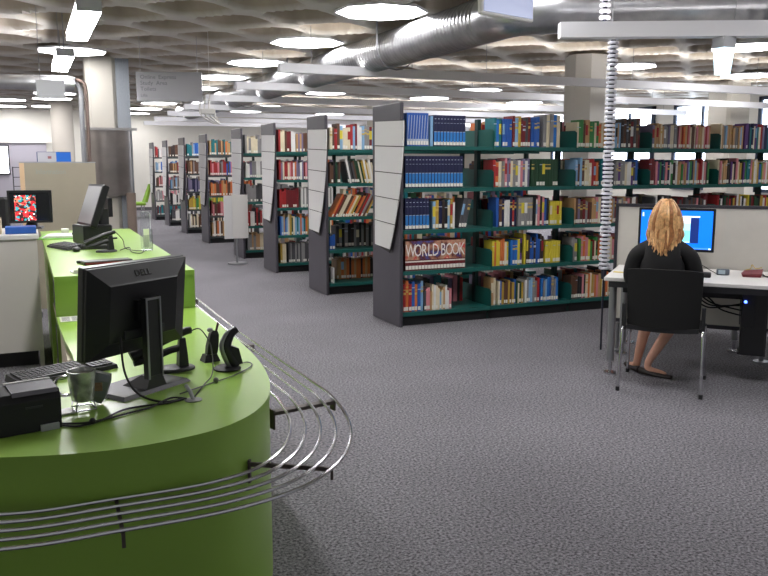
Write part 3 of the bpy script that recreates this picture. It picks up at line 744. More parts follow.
# ---------------------------------------------------------------- monitors
def monitor(name, label, loc, rz, w_, h_, zb, screen_mat, tilt=0., logo=None, wide_base=.15):
    """screen faces local -y, stands on z=0"""
    t = thing(name, label, 'monitor', loc, rz)
    R = Matrix.Translation((0, 0, zb+h_/2)) @ Matrix.Rotation(tilt, 4, 'X') @ Matrix.Translation((0, 0, -h_/2))
    m = MB(); m.X = R; m.rbox(-w_/2, w_/2, -.02, .012, 0, h_, .004); m.build('bezel', BLACK, t)
    m = MB(); m.X = R; m.box(-w_/2+.018, w_/2-.018, -.0215, -.0195, .02, h_-.018); sc = m.build('screen', screen_mat, t)
    m = MB(); m.X = R
    def rr(x, z0, z1, y): return [(-x, y, z0), (x, y, z0), (x, y, z1), (-x, y, z1)]
    m.loft([rr(w_/2-.004, .004, h_-.004, .012), rr(w_/2-.004, .004, h_-.004, .022), rr(w_/2-.075, .06, h_-.062, .052), rr(w_/2-.08, .065, h_-.067, .056)], 0, True, True)
    m.build('back_shell', BLACK, t)
    m = MB(); m.X = R; m.box(-w_*.2, w_*.2, .056, .062, .07, .10).build('port_bay', DGREY, t)
    # stand
    m = MB(); m.box(-.036, .036, .075, .098, .05, zb+h_*.62).build('stand_column', BLACKM, t)
    m = MB(); m.box(-.036, -.029, .0985, .102, .05, zb+h_*.62).box(.029, .036, .0985, .102, .05, zb+h_*.62).box(-.029, .029, .0985, .102, zb+h_*.62-.008, zb+h_*.62).build('stand_trim', ALU, t)
    m = MB(); m.loft([[(-.05, -.03, .012), (.05, -.03, .012), (.05, .10, .012), (-.05, .10, .012)], [(-.03, .055, .06), (.03, .055, .06), (.03, .10, .06), (-.03, .10, .06)]], 0, True, True); m.build('stand_neck', DGREY, t)
    m = MB(); m.box(-.05, .05, .05, .076, zb+h_*.38, zb+h_*.60).build('vesa_block', BLACK, t)
    m = MB(); m.loft([[(-wide_base, -.10, 0), (wide_base, -.10, 0), (wide_base, .11, 0), (-wide_base, .11, 0)], [(-wide_base+.012, -.09, .014), (wide_base-.012, -.09, .014), (wide_base-.012, .10, .014), (-wide_base+.012, .10, .014)]], 0, True, True)
    m.build('base', DGREY, t)
    if logo:
        o = text_mesh(logo, .034, mat('logo_gloss_black', (10, 10, 12), .25), 'logo', t, (0, 0, 0), (0, 0, 0), ext=.001, sx=1.)
        o.matrix_local = R @ Matrix(((-1, 0, 0, .0), (0, -.459, .888, .0452), (0, .888, .459, h_-.0452), (0, 0, 0, 1)))
    return t
DARKSCR = mat('dark_screen', (16, 17, 20), .15)
mon = monitor('computer_monitor', 'large black monitor seen from behind at the near end of the green counter', (.333, 3.07, ZL), math.radians(36+180), .478, .338, .140, DARKSCR, tilt=math.radians(-6), logo='DELL', wide_base=.165)

# keyboard
def keyboard(label, loc, rz, w_=.44, d_=.15, m1=BLACKM, name='keyboard', keys=True, tilt=.03):
    t = thing(name, label, 'keyboard', loc, rz)
    m = MB(); m.loft([[(-w_/2, -d_/2, 0), (w_/2, -d_/2, 0), (w_/2, d_/2, 0), (-w_/2, d_/2, 0)], [(-w_/2+.004, -d_/2+.004, .016), (w_/2-.004, -d_/2+.004, .016), (w_/2-.004, d_/2-.004, .028), (-w_/2+.004, d_/2-.004, .028)]], 0, True, True)
    m.build('case', m1, t)
    m = MB(); KW = (w_-.03)
    for r_ in range(6):
        yy = -d_/2+.014+r_*(d_-.028)/6; zz = .016+.012*(r_+.5)/6
        n_ = 20
        for c_ in range(n_):
            if c_ in (14,): continue
            if r_ == 0 and 3 < c_ < 9:
                if c_ == 4: m.box(-KW/2+KW*4/n_, -KW/2+KW*9/n_-.003, yy, yy+.016, zz, zz+.008)
                continue
            m.box(-KW/2+KW*c_/n_, -KW/2+KW*(c_+1)/n_-.003, yy, yy+.016, zz, zz+.008)
    m.build('keys', mat('key_caps', (48, 48, 52), .45), t)
    MB().box(-w_/2+.002, w_/2-.002, d_/2-.0035, d_/2+.001, .005, .027).build('rear_edge', LGREY, t)
    return t
keyboard('black keyboard lying on the inner edge of the low green worktop behind the mug', (.085, 3.375, ZL+.001), math.radians(25), .40, .14)

# receipt printer
pt = thing('receipt_printer', 'dark grey receipt printer at the lower left of the green counter', 'printer', (-.045, 2.735, ZL+.001), math.radians(13))
m = MB(); prof = [(-.075, 0), (-.078, .10), (-.060, .125), (.02, .135), (.085, .13), (.088, 0)]
m.loft([[(x, p[0], p[1]) for p in prof] for x in (-.10, .085)], 0, True, True); m.build('housing', BLACKM, pt)
m = MB(); m.loft([[(x, p[0], p[1]) for p in [(-.072, .118), (-.058, .129), (.02, .139), (.02, .133), (-.06, .12)]] for x in (-.055, .08)], 0, True, True); m.build('paper_cover', mat('printer_lid_grey', (72, 70, 78), .5), pt)
MB().box(-.06, .08, .022, .032, .137, .142).build('paper_slot', WHITE, pt)
MB().box(-.02, .03, -.0805, -.077, .078, .084).build('badge', DGREY, pt)
MB().box(.02, .075, -.085, -.074, .0, .02).build('foot_plate', LGREY, pt)

# mug
mg = thing('mug', 'grey patterned mug with a silver handle standing on a wire rest', 'mug', (.128, 2.86, ZL+.001), math.radians(10))
MUGM = mat('mug_grey_glaze', (186, 188, 184), .2, .5, var=.5, scale=28)
CUP = [(.030, .03), (.036, .034), (.040, .06), (.045, .11), (.047, .135), (.043, .135), (.040, .11), (.033, .04)]
MB().lathe(CUP, 0, 0, 28).build('cup', MUGM, mg)
MB().cyl(0, 0, .118, .121, .0415, 24).build('drink', mat('milky_tea', (176, 168, 156), .3), mg)
MB().tube(smooth_path([(-.042, 0, .12), (-.075, 0, .118), (-.085, 0, .09), (-.07, 0, .06), (-.04, 0, .055)], 5), .006, 8).build('handle', CHROME, mg)
m = MB(); m.tube([(-.03, -.035, .003), (.035, -.035, .003), (.035, .035, .003), (-.03, .035, .003)], .0028, 6, closed=True)
for a, b in ((-.03, -.035), (.035, -.035), (.035, .035), (-.03, .035)): m.tube([(a, b, .003), (a*.8, b*.8, .034)], .0026, 6)
m.build('wire_rest', CHROME, mg)
m = MB(); m.rbox(-.035, .035, -.012, .012, .06, .118, .008)
m2 = thing('phone_headset', 'silver grey folded handset leaning on the mug', 'handset', (.172, 2.905, ZL+.001), math.radians(-20))
m = MB(); m.X = Matrix.Rotation(.25, 4, 'Y'); m.loft([[(-.028*s_, -.014*s_, z), (.028*s_, -.014*s_, z), (.028*s_, .014*s_, z), (-.028*s_, .014*s_, z)] for z, s_ in ((0.008, .7), (.03, 1), (.09, 1.15), (.115, 1.0))], 0, True, True); m.build('body', mat('silver_plastic', (132, 136, 138), .3, .5), m2)
MB().box(-.012, .03, -.0165, -.0145, .05, .08).build('display', mat('brown_print', (150, 120, 96), .5, var=.3, scale=60), m2)
tag(MB().rbox(-.045, .02, -.03, .03, 0, .006, .002).build('white_card', WHITE, loc=(.075, 2.84, ZL+.001), rz=.3), 'small white card under the mug beside the printer', 'card')

# phones / scanners in their cradles
def handset_stand(label, loc, rz, s=1.0):
    t = thing('card_terminal', label, 'terminal', loc, rz)
    m = MB(); m.lathe([(.055*s, 0), (.056*s, .006), (.048*s, .012)], 0, 0, 20); m.build('base', BLACKM, t)
    m = MB(); pts = smooth_path([(.035*s, 0, .012), (.012*s, 0, .055*s), (.0, 0, .10*s), (.018*s, 0, .142*s), (.045*s, 0, .162*s)], 5)
    n = len(pts); m.tube(pts, [(.026-.012*i/n)*s for i in range(n)], 12); m.build('cradle_arm', BLACK, t)
    m = MB(); m.tube([p+Vector((-.018*s, 0, 0)) for p in pts], [(.017-.009*i/n)*s for i in range(n)], 10); m.build('silver_back', ALU, t)
    m = MB(); m.loft([[(x, y*s, z) for x, y, z in q] for q in ([(.02*s, -.022, .02), (.06*s, -.022, .02), (.06*s, .022, .02), (.02*s, .022, .02)], [(.012*s, -.02, .10*s), (.045*s, -.02, .085*s), (.045*s, .02, .085*s), (.012*s, .02, .10*s)])], 0, True, True)
    m.build('receiver', BLACK, t)
    return t
handset_stand('front silver-backed curved black stand near the right edge of the worktop', (.70, 3.20, ZL+.001), math.radians(5))
t_ = thing('cordless_phone', 'pointed black handset with antenna standing behind the silver-backed stand', 'phone', (.665, 3.37, ZL+.001), math.radians(10))
m = MB(); m.loft([[(-.035, -.03, 0), (.035, -.03, 0), (.035, .03, 0), (-.035, .03, 0)], [(-.025, -.02, .03), (.025, -.02, .03), (.025, .02, .03), (-.025, .02, .03)]], 0, True, True).build('cradle', BLACKM, t_)
m = MB(); m.X = Matrix.Rotation(.18, 4, 'Y'); m.loft([[(-.024*q, -.014*q, z), (.024*q, -.014*q, z), (.024*q, .014*q, z), (-.024*q, .014*q, z)] for z, q in ((.025, .9), (.06, 1.0), (.115, .8), (.13, .5))], 0, True, True).build('handset', BLACK, t_)
m = MB(); m.X = Matrix.Rotation(.18, 4, 'Y'); m.tube([(.008, 0, .125), (.012, 0, .165)], .005, 8).build('antenna', mat('dark_red_plastic', (70, 26, 32), .4), t_)
MB().ball((.0, -.01, .135), (.014, .012, .01), 10).build('silver_cap', ALU, t_)

# barcode scanner on its stand behind the monitor
def scanner(label, loc, rz, s=1.0, gun_up=.0):
    t = thing('barcode_scanner', label, 'scanner', loc, rz)
    m = MB(); m.loft([[(math.cos(a)*.085*s*k_, math.sin(a)*.055*s*k_, z) for a in [2*PI*i/24 for i in range(24)]] for z, k_ in ((0, 1), (.008, 1), (.014, .9))], 0, True, True, True); m.build('base', DGREY, t)
    m = MB(); m.loft([[(.035*s+x*q, y*q, z) for x, y in ((-.02, -.02), (.02, -.02), (.02, .02), (-.02, .02))] for z, q in ((.012, 1.0), (.07*s, .85), (.13*s, .6))], 0, True, True); m.build('stand_post', BLACK, t)
    pts = [Vector(p)*s for p in ((-.17, 0, .075+gun_up*0), (-.10, 0, .105), (-.02, 0, .135), (.05, 0, .155), (.075, 0, .158))]
    m = MB(); m.tube(smooth_path(pts, 4), [(.024-.010*i/16)*s for i in range(17)], 10); m.build('head', BLACK, t)
    m = MB(); m.tube(smooth_path([Vector(p)*s for p in ((-.16, 0, .05), (-.09, 0, .06), (-.02, 0, .082), (.03, 0, .09))], 4), [.015*s]*13, 8); m.build('handle', BLACKM, t)
    return t
scanner('black handheld barcode scanner resting on its stand behind the near monitor', (.50, 3.27, ZL+.001), math.radians(8), 1.0)

# cables on the worktop
CAB = mat('black_cable', (18, 18, 20), .5)
def cable(label, pts, r=.0035, m_=CAB, name='cable', sub=7, lump=None):
    P = smooth_path(pts, sub); o = pts[0]
    t = MB(); t.X = Matrix.Translation((-o[0], -o[1], -o[2])); t.tube(P, r, 7)
    if lump: t.ball(lump, .011, 10)
    ob = t.build(name, m_, loc=o); return tag(ob, label, 'cable')
z = ZL+.0045
cable('black cable trailing from the printer past the monitor base with a dark tie', [(.045, 2.70, z), (.10, 2.66, z), (.17, 2.69, z), (.25, 2.78, z), (.33, 2.80, z), (.40, 2.80, z), (.46, 2.83, z)], lump=(.145, 2.67, ZL+.012))
cable('second black cable twisting beside the printer cable', [(.04, 2.715, z), (.12, 2.665, z+.006), (.21, 2.71, z), (.27, 2.74, z), (.34, 2.775, z), (.42, 2.86, z), (.47, 2.83, z)])
cable('black cable hanging in a loop from the back of the near monitor', [(.27, 2.955, ZL+.22), (.275, 2.93, ZL+.10), (.31, 2.88, ZL+.03), (.38, 2.83, z), (.46, 2.83, z)], .004)
cable('thin black cable from the barcode scanner down to the desk hole', [(.575, 3.28, ZL+.155), (.61, 3.27, ZL+.16), (.64, 3.22, ZL+.10), (.62, 3.10, ZL+.02), (.56, 2.98, z), (.50, 2.84, z)], .0026)
cable('thin grey cable looping around the phone stands', [(.46, 2.90, z), (.58, 2.99, z), (.70, 3.08, z), (.80, 3.20, z), (.80, 3.27, z), (.74, 3.23, z)], .0024, mat('grey_cable', (96, 98, 92), .5), lump=(.615, 3.015, ZL+.01))
cable('thin black cable between mug and monitor base', [(.17, 2.92, z), (.22, 2.96, z), (.26, 3.06, z), (.33, 3.10, z+.012)], .0026)
gm = thing('cable_grommet', 'round silver cable hole cover in the green worktop', 'grommet', (.492, 2.815, ZL))
MB().lathe([(.030, 0), (.031, .003), (.020, .004)], 0, 0, 20).build('ring', ALU, gm)
MB().tube([(0, 0, .003), (-.008, .01, .03), (-.02, .03, .05)], .007, 8).build('sleeve', LGREY, gm)
pp = thing('notice_sheet', 'printed white sheet lying where the low worktop meets the raised section', 'paper', (.20, 4.60, ZL+.0005))
MB().box(-.085, .085, -.07, .08, 0, .0012).build('sheet', WHITE, pp)
m = MB()
for j in range(5):
    for i in range(3): m.box(-.075+.05*i, -.035+.05*i, -.05+.024*j, -.042+.024*j, .0012, .0016)
m.build('print', mat('grey_print', (96, 96, 104), .7), pp)
pc = thing('plastic_bag', 'crumpled pale plastic bag hanging at the counter inner side', 'bag', (.085, 3.95, .42))
m = MB(); m.lathe([(.02, 0), (.035, .03), (.03, .07), (.045, .10), (.036, .14), (.042, .17), (.02, .20)], 0, 0, 12); m.build('bag', mat('milky_plastic', (186, 176, 162), .4), pc)

# binders inside the raised section
rb = random.Random(5); y = 4.80; i = 0
while y < 6.2:
    c = rb.choice(['dark red', 'black', 'dark brown', 'cream', 'red', 'dark grey']); th = rb.uniform(.04, .08)
    for zz in (.118, .538):
        o = MB().rbox(0, .26, 0, th, 0, .27 if zz < .3 else .29, .004).build('binder', bmat(c), None, (.125, y, zz+.001))
        tag(o, '%s binder, %s from the near end on the %s shelf inside the counter' % (c, ORD[i], 'lower' if zz < .3 else 'upper'), 'binder', 'binders inside the green counter')
    y += th+.006; i += 1

# ---------------------------------------------------------------- things on the raised section
keyboard('dark keyboard on the raised section in front of the touch terminal', (.235, 6.28, ZR+.001), math.radians(-68), .34, .15)
ms = thing('computer_mouse', 'black mouse beside the dark keyboard on the raised section', 'mouse', (.285, 6.02, ZR+.001))
MB().ball((0, 0, .014), (.03, .05, .018), 14).box(-.02, .02, -.03, .03, 0, .006).build('body', BLACK, ms)
tt = thing('touch_terminal', 'black till terminal with tilted grey screen on the raised section', 'terminal', (.445, 6.6, ZR+.001), math.radians(-76))
MB().rbox(-.14, .14, -.12, .10, 0, .145, .01).build('base_box', BLACK, tt)
T = Matrix.Translation((0, -.075, .14)) @ Matrix.Rotation(math.radians(-20), 4, 'X')
m = MB(); m.X = T; m.rbox(-.17, .17, -.0, .05, .0, .33, .006).build('bezel', BLACK, tt)
m = MB(); m.X = T; m.box(-.152, .152, -.003, .0005, .02, .312).build('screen', mat('grey_lit_screen', (142, 142, 144), .3, emit=.10), tt)
m = MB(); m.X = T; m.loft([[(-.12, .05, .04), (.12, .05, .04), (.12, .05, .22), (-.12, .05, .22)], [(-.07, .09, .07), (.07, .09, .07), (.07, .09, .17), (-.07, .09, .17)]], 0, True, True).build('back_shell', BLACKM, tt)
MB().box(-.05, .05, .04, .10, .14, .26).build('neck', BLACKM, tt)
dsp = thing('customer_display', 'small black pole display behind the till terminal', 'display', (.575, 6.92, ZR+.001), math.radians(-60))
MB().box(-.05, .05, -.05, .05, 0, .012).cyl(0, 0, .01, .2, .014, 10).box(-.05, .05, -.02, .02, .18, .33).build('pole_display', BLACK, dsp)
scanner('black barcode scanner on a silver base beside the till terminal', (.475, 5.90, ZR+.001), math.radians(10), .85)
tag(MB().rbox(-.09, .09, -.05, .05, 0, .03, .006).build('cash_pad', BLACKM, loc=(.42, 6.15, ZR+.001), rz=-.1), 'flat black keypad box lying in front of the till terminal', 'keypad')
cable('thin black cable looping to the clear holder on the raised section', [(.57, 5.95, ZR+.004), (.65, 6.12, ZR+.004), (.63, 5.80, ZR+.004), (.68, 5.70, ZR+.004), (.73, 5.88, ZR+.004)], .003)
cable('second thin black cable crossing towards the clear holder', [(.55, 6.10, ZR+.13), (.62, 6.25, ZR+.05), (.62, 6.05, ZR+.004), (.69, 5.85, ZR+.004), (.74, 5.86, ZR+.004)], .003)
ac = thing('leaflet_holder', 'clear acrylic leaflet holder on the right edge of the raised section', 'holder', (.745, 5.93, ZR+.001), math.radians(8))
acm = mat('clear_acrylic', (236, 240, 240), .05); acm.node_tree.nodes['Principled BSDF'].inputs['Transmission Weight'].default_value = .96; acm.node_tree.nodes['Principled BSDF'].inputs['IOR'].default_value = 1.25
MB().box(-.035, .035, -.003, .0, 0, .27).box(-.035, .035, -.05, -.047, 0, .11).box(-.035, .035, -.05, 0, 0, .003).box(.033, .035, -.05, 0, 0, .15).build('holder', acm, ac)
MB().tube([(-.02, 0, .272), (.03, 0, .265), (.036, 0, .25), (.036, 0, .0)], .0022, 5).build('edge', mat('acrylic_edge', (214, 220, 216), .2), ac)
MB().box(-.022, .018, -.03, -.026, .02, .15).build('leaflet', mat('pale_green_leaflet', (216, 226, 190), .6), ac)
dr = thing('document_tray', 'flat black document tray with dark red front edge on the raised section', 'tray', (.42, 5.215, ZR+.001), math.radians(10))
MB().rbox(-.145, .145, -.045, .06, 0, .022, .004).build('case', BLACK, dr)
MB().box(-.14, .14, -.0475, -.045, .004, .014).build('front_edge', bmat('dark red'), dr)
MB().rbox(-.16, -.08, .07, .10, 0, .018, .004).build('clip', BLACK, dr)
tag(MB().box(-.15, .15, -.05, .05, 0, .006).box(-.15, -.10, -.055, -.05, -.0, .02).build('folded_leaflet', WHITE, loc=(.345, 4.86, ZR+.001), rz=.16), 'white folded leaflet at the near edge of the raised section', 'paper')
pf = thing('green_folder', 'green folder with a white paper pile at the far left of the raised section', 'folder', (.20, 7.25, ZR+.001), math.radians(-8))
MB().box(-.13, .14, -.22, .22, 0, .006).build('cover', mat('bright_green_folder', (120, 196, 60), .5), pf)
for i in range(4): MB().box(-.10+.01*i, .15, -.17, .20-.02*i, .0065+.004*i, .010+.004*i).build('sheet', WHITE, pf)
tag(MB().box(-.03, .03, -.04, .04, 0, .035).build('note_block', WHITE, loc=(.28, 7.7, ZR+.001)), 'small white note block at the far end of the raised section', 'note block')
tag(MB().rbox(-.05, .05, -.012, .012, 0, .02, .004).build('pen_case', BLACK, loc=(.36, 7.1, ZR+.027)), 'short black pen case on the white paper pile', 'pen case')

# ================================================================ white counter and office things at left
wc = thing('white_counter', 'long white office counter behind the green one at far left', 'counter', (-1.2, 6.62, 0))
MB().rbox(-1.3, 1.255, -.02, .75, .985, 1.02, .004).build('top', WHITE, wc)
MB().box(-1.28, 1.24, 0, .03, .13, .984).build('front_panel', mat('off_white_panel', (206, 202, 194), .5), wc)
MB().box(1.21, 1.24, .031, .72, .0, .984).build('side_panel', _m['off_white_panel'], wc)
MB().box(-1.28, 1.20, .10, .14, 0, .13).build('plinth', BLACKM, wc)
tag(MB().rbox(-.10, .115, -.08, .08, 0, .052, .004).build('blue_book', bmat('blue'), loc=(-.075, 6.78, 1.021)), 'thick blue book lying on the white counter below the colourful monitor', 'book')
tag(MB().rbox(-.2, .06, -.10, .08, 0, .115, .004).build('cardboard_box', mat('beige_card', (186, 170, 140), .8), loc=(-.26, 6.82, 1.021)), 'beige box at the left edge on the white counter', 'box')
# picture on the small monitor: random coloured patches
def picture_material():
    m = bpy.data.materials.new('colourful_screen_picture'); m.use_nodes = True
    nt = m.node_tree; b = nt.nodes['Principled BSDF']; N = nt.nodes.new; Lk = nt.links.new
    tc = N('ShaderNodeTexCoord'); v = N('ShaderNodeTexVoronoi'); v.inputs['Scale'].default_value = 70
    Lk(tc.outputs['Object'], v.inputs['Vector'])
    r = N('ShaderNodeValToRGB'); r.color_ramp.interpolation = 'CONSTANT'; e = r.color_ramp.elements
    e[0].color = lin((30, 24, 28)); e[1].position = .86; e[1].color = lin((230, 240, 240))
    for p, c in ((.22, (190, 30, 40)), (.40, (60, 20, 24)), (.5, (40, 150, 160)), (.6, (220, 120, 90)), (.7, (24, 22, 26)), (.78, (230, 60, 60))):
        q = e.new(p); q.color = lin(c)
    Lk(v.outputs['Color'], r.inputs['Fac']); Lk(r.outputs['Color'], b.inputs['Base Color']); Lk(r.outputs['Color'], b.inputs['Emission Color']); b.inputs['Emission Strength'].default_value = .7
    return m
om = monitor('computer_monitor', 'small monitor with a colourful red picture on the white counter at left', (.01, 7.25, 1.021), math.radians(-6), .335, .265, .045, DARKSCR, wide_base=.09)
MB().box(-.115, .045, -.0235, -.0216, .065, .27).build('picture', picture_material(), om)
oc = thing('office_chair', 'black office chair partly hidden behind the colourful monitor at left edge', 'chair', (-.38, 8.1, 0), math.radians(160))
MB().rbox(-.23, .23, -.03, .03, .62, 1.25, .02).build('backrest', BLACKM, oc)
MB().rbox(-.24, .24, .03, .45, .45, .52, .02).build('seat', BLACKM, oc)
MB().cyl(0, .22, .08, .45, .03, 10).build('post', BLACK, oc)
for a in range(5): MB().tube([(0, .22, .1), (.27*math.cos(a*1.2566), .22+.27*math.sin(a*1.2566), .05)], .02, 6).ball((.27*math.cos(a*1.2566), .22+.27*math.sin(a*1.2566), .03), .028, 8).build('leg', BLACK, oc)

# beige screen panel with a blue and grey box sign on top
bp = thing('partition_screen', 'beige free-standing screen with small faded lettering behind the green counter', 'screen', (.245, 9.0, 0))
BEI = mat('beige_screen_fabric', (150, 142, 126), .8, var=.03, scale=5)
MB().box(-.265, .41, -.02, .02, .06, 1.55).build('panel', BEI, bp)
MB().box(-.31, -.266, -.02, .35, .06, 1.55).build('side_wing', mat('tan_side_wing', (206, 176, 140), .7), bp)
MB().box(-.31, .415, -.022, .022, 1.551, 1.562).build('top_edge', ALU, bp)
for x in (-.2, .35): MB().box(x-.02, x+.02, -.2, .2, 0, .059).build('foot', ALU, bp)
text_mesh('Information', .075, mat('faded_grey_lettering', (140, 146, 138), .7), 'lettering', bp, (-.02, -.0205, 1.44), (PI/2, 0, 0), sx=.8)
bs = thing('box_sign', 'low blue and grey panel standing on the beige screen', 'sign', (.265, 9.0, 1.563))
MB().box(-.155, .02, -.015, .015, 0, .095).build('grey_half', mat('grey_sign_half', (176, 176, 184), .5), bs)
MB().box(.0205, .16, -.015, .015, 0, .095).build('blue_half', mat('vivid_blue', (20, 96, 190), .4), bs)
MB().box(-.06, -.025, -.0165, -.015, .03, .055).build('mark', mat('pinkish_mark', (150, 96, 100), .5), bs)
MB().box(-.162, -.155, -.016, .016, 0, .097).box(-.155, .16, -.016, .016, .095, .099).build('rim', mat('dark_blue_rim', (34, 62, 110), .4), bs)
# second office clutter
wr = thing('wire_rack', 'grey wire rack standing before the lilac office wall at far left', 'rack', (-.15, 24.9, 0))
m = MB()
for x in (-.2, .2): m.cyl(x, 0, 0, 1.45, .015, 6)
for z in (.6, .9, 1.15, 1.42): m.box(-.2, .2, -.01, .01, z, z+.02)
m.build('frame', DGREY, wr)

# green chair and low bench near the far wall
gc = thing('lounge_chair', 'lime green lounge chair at the far end of the aisle', 'chair', (2.72, 24.2, 0), math.radians(-90))
LG = mat('lime_green_fabric', (128, 168, 50), .8)
MB().rbox(-.35, .35, -.36, .34, .36, .44, .03).build('seat', LG, gc)
m = MB(); m.loft([[(-.30, .30, .44), (.30, .30, .44), (.30, .38, .44), (-.30, .38, .44)], [(-.2, .48, .95), (.2, .48, .95), (.2, .54, .95), (-.2, .54, .95)]], 0, True, True).build('backrest', LG, gc)
for a, b in ((-.28, -.28), (.28, -.28), (-.28, .28), (.28, .28)): MB().cyl(a, b, 0, .36, .018, 8).build('leg', CHROME, gc)
lt = thing('coffee_table', 'low dark coffee table in front of the green lounge chair', 'table', (2.35, 23.2, 0))
MB().box(-.5, .25, -.25, .25, .27, .31).build('top', DGREY, lt)
for a, b in ((-.45, -.2), (.2, -.2), (-.45, .2), (.2, .2)): MB().box(a-.015, a+.015, b-.015, b+.015, 0, .27).build('leg', CHROME, lt)

# white kiosk board in the aisle by the fourth bookcase
kb = thing('display_kiosk', 'white folded board stand in the aisle before the fourth bookcase', 'stand', (2.92, 12.35, 0))
m = MB(); m.X = Matrix.Rotation(.1, 4, 'Z'); m.box(-.20, -.075, -.01, .015, .40, 1.06).build('narrow_leaf', PANEL, kb)
m = MB(); m.X = Matrix.Rotation(-.08, 4, 'Z'); m.box(-.07, .17, -.012, .012, .40, 1.07).build('wide_leaf', WHITE, kb)
MB().cyl(0, .05, 0, .9, .015, 8).cyl(0, .05, 0, .02, .15, 16).build('pole', ALU, kb)
# ================================================================ the computer desk on the right (own frame: x along the front edge, y to the partition)
OX, OY = 3.805, 4.718; E1 = Vector((.680, -.7332, 0)); E2 = Vector((.7332, .680, 0)); RZ = math.atan2(-.7332, .680)
def D(x, y, z=0): return Vector((OX, OY, z))+E1*x+E2*y
ZD = .73
DW = 1.75
dk = thing('computer_desk', 'white computer desk with round silver legs where the woman sits', 'desk', D(0, 0), RZ)
m = MB(); m.rbox(0, DW, 0, .80, ZD-.028, ZD, .004).build('desktop', WHITE, dk)
MB().box(.03, DW-.03, .03, .77, ZD-.075, ZD-.0285).build('under_frame', DGREY, dk)
for x, y in ((.06, .07), (DW-.08, .07), (.06, .74), (DW-.08, .74)):
    lg = MB().cyl(x, y, .10, ZD-.075, .028, 16).build('leg', ALU, dk)
    MB().cyl(x, y, .012, .10, .012, 10).cyl(x, y, 0, .014, .045, 18).build('foot', CHROME, lg)
MB().box(.1, DW-.1, .30, .34, ZD-.15, ZD-.0755).build('cable_tray', BLACKM, dk)
dp = thing('desk_partition', 'pale grey desk divider with dark frame behind the computer monitor', 'partition', D(0, .85), RZ)
MB().box(-.025, 2.3, -.012, .012, .28, 1.20).build('fabric_panel', mat('pale_partition_fabric', (206, 202, 194), .8, var=.03, scale=8), dp)
MB().box(-.05, -.0255, -.02, .02, .24, 1.225).box(-.0255, 2.3, -.02, .02, 1.2005, 1.225).box(-.0255, 2.3, -.02, .02, .25, .2795).build('frame', mat('partition_frame', (50, 48, 56), .5), dp)
for x in (.0, 1.1, 2.2):
    MB().cyl(x, .0, .02, .24, .018, 10).cyl(x, 0, 0, .02, .06, 16).build('foot', ALU, dp)
# neighbouring desk beyond the divider
d2 = thing('computer_desk', 'matching desk hidden beyond the divider, only its silver legs show', 'desk', D(0, .89), RZ)
MB().rbox(0, DW, 0, .75, ZD-.028, ZD, .004).build('desktop', WHITE, d2)
for x, y in ((.06, .30), (DW-.08, .30), (.9, .30)):
    lg = MB().cyl(x, y, .10, ZD-.0285, .024, 12).build('leg', ALU, d2)
    MB().cyl(x, y, .012, .10, .012, 10).cyl(x, y, 0, .014, .05, 18).build('foot', CHROME, lg)

# woman's monitor
SCB = mat('blue_desktop_screen', (10, 98, 216), .3, emit=.9)
wm = monitor('computer_monitor', 'wide black monitor with bright blue desktop in front of the blonde woman', D(.445, .50, ZD), RZ, .545, .325, .16, SCB, wide_base=.12)
def scr(x0, x1, z0, z1, c, name, e=.9, y=-.0232):
    MB().box(x0, x1, y, y+.0012, .16+z0, .16+z1).build(name, mat(name+'_tone', c, .3, emit=e), wm)
scr(-.19, .165, .258, .268, (214, 226, 246), 'window_bar')
scr(-.19, .10, .07, .255, (226, 240, 246), 'photo_window')
scr(-.02, .10, .075, .16, (110, 200, 214), 'photo_lower', y=-.0246)
scr(-.02, .10, .16, .215, (150, 214, 224), 'photo_upper', y=-.0246)
scr(.101, .16, .065, .255, (22, 44, 110), 'tool_panel', .5)
scr(-.245, -.235, .26, .29, (200, 210, 230), 'desktop_icon')
scr(.10, .235, .022, .032, (60, 120, 220), 'task_bar')
scr(.235, .25, .02, .03, (200, 220, 250), 'tray_icon', 1.)
# small things on the desk
ph = thing('camera', 'small silver and black compact camera on the white desk', 'camera', D(.79, .45, ZD+.001), RZ+.1)
MB().rbox(-.045, .045, -.012, .012, 0, .045, .006).build('body', mat('dark_silver', (98, 106, 116), .35, .6), ph)
MB().box(-.032, .015, -.0135, -.012, .008, .038).build('display', mat('camera_display', (168, 186, 196), .3), ph)
wl = thing('wristlet_bag', 'dark red leather purse with open zip on the white desk', 'bag', D(.985, .44, ZD+.001), RZ+.1); wl.scale = (.75, .9, 1)
m = MB()
m.loft([[(-.085, -.035, 0), (.075, -.04, 0), (.08, .03, 0), (-.08, .04, 0)], [(-.095, -.04, .02), (.085, -.045, .025), (.085, .035, .025), (-.09, .045, .02)], [(-.075, -.02, .045), (.095, -.02, .06), (.09, .02, .055), (-.06, .03, .045)]], 0, True, True)
m.build('body', mat('dark_red_leather', (112, 26, 36), .45, var=.2, scale=30), wl)
MB().tube(smooth_path([(-.06, -.01, .048), (-.02, -.03, .062), (.0, .02, .085), (.03, -.01, .062), (.085, -.01, .07)], 5), .004, 6).build('zip', GOLD, wl)
MB().tube(smooth_path([(.08, 0, .03), (.13, -.02, .004), (.15, .01, .004), (.11, .03, .004), (.08, .01, .02)], 5), .004, 6).build('strap', BLACK, wl)
cable('thin black lead curling from behind the woman across the desk', [D(.50, .48, ZD+.02), D(.62, .60, ZD+.05), D(.70, .55, ZD+.02), D(.76, .43, ZD+.005)], .003)
tag(MB().rbox(-.05, .05, -.03, .03, 0, .035, .006).build('black_case', BLACKM, loc=D(.665, .28, ZD+.001), rz=RZ), 'small black box right of the woman on the desk', 'box')
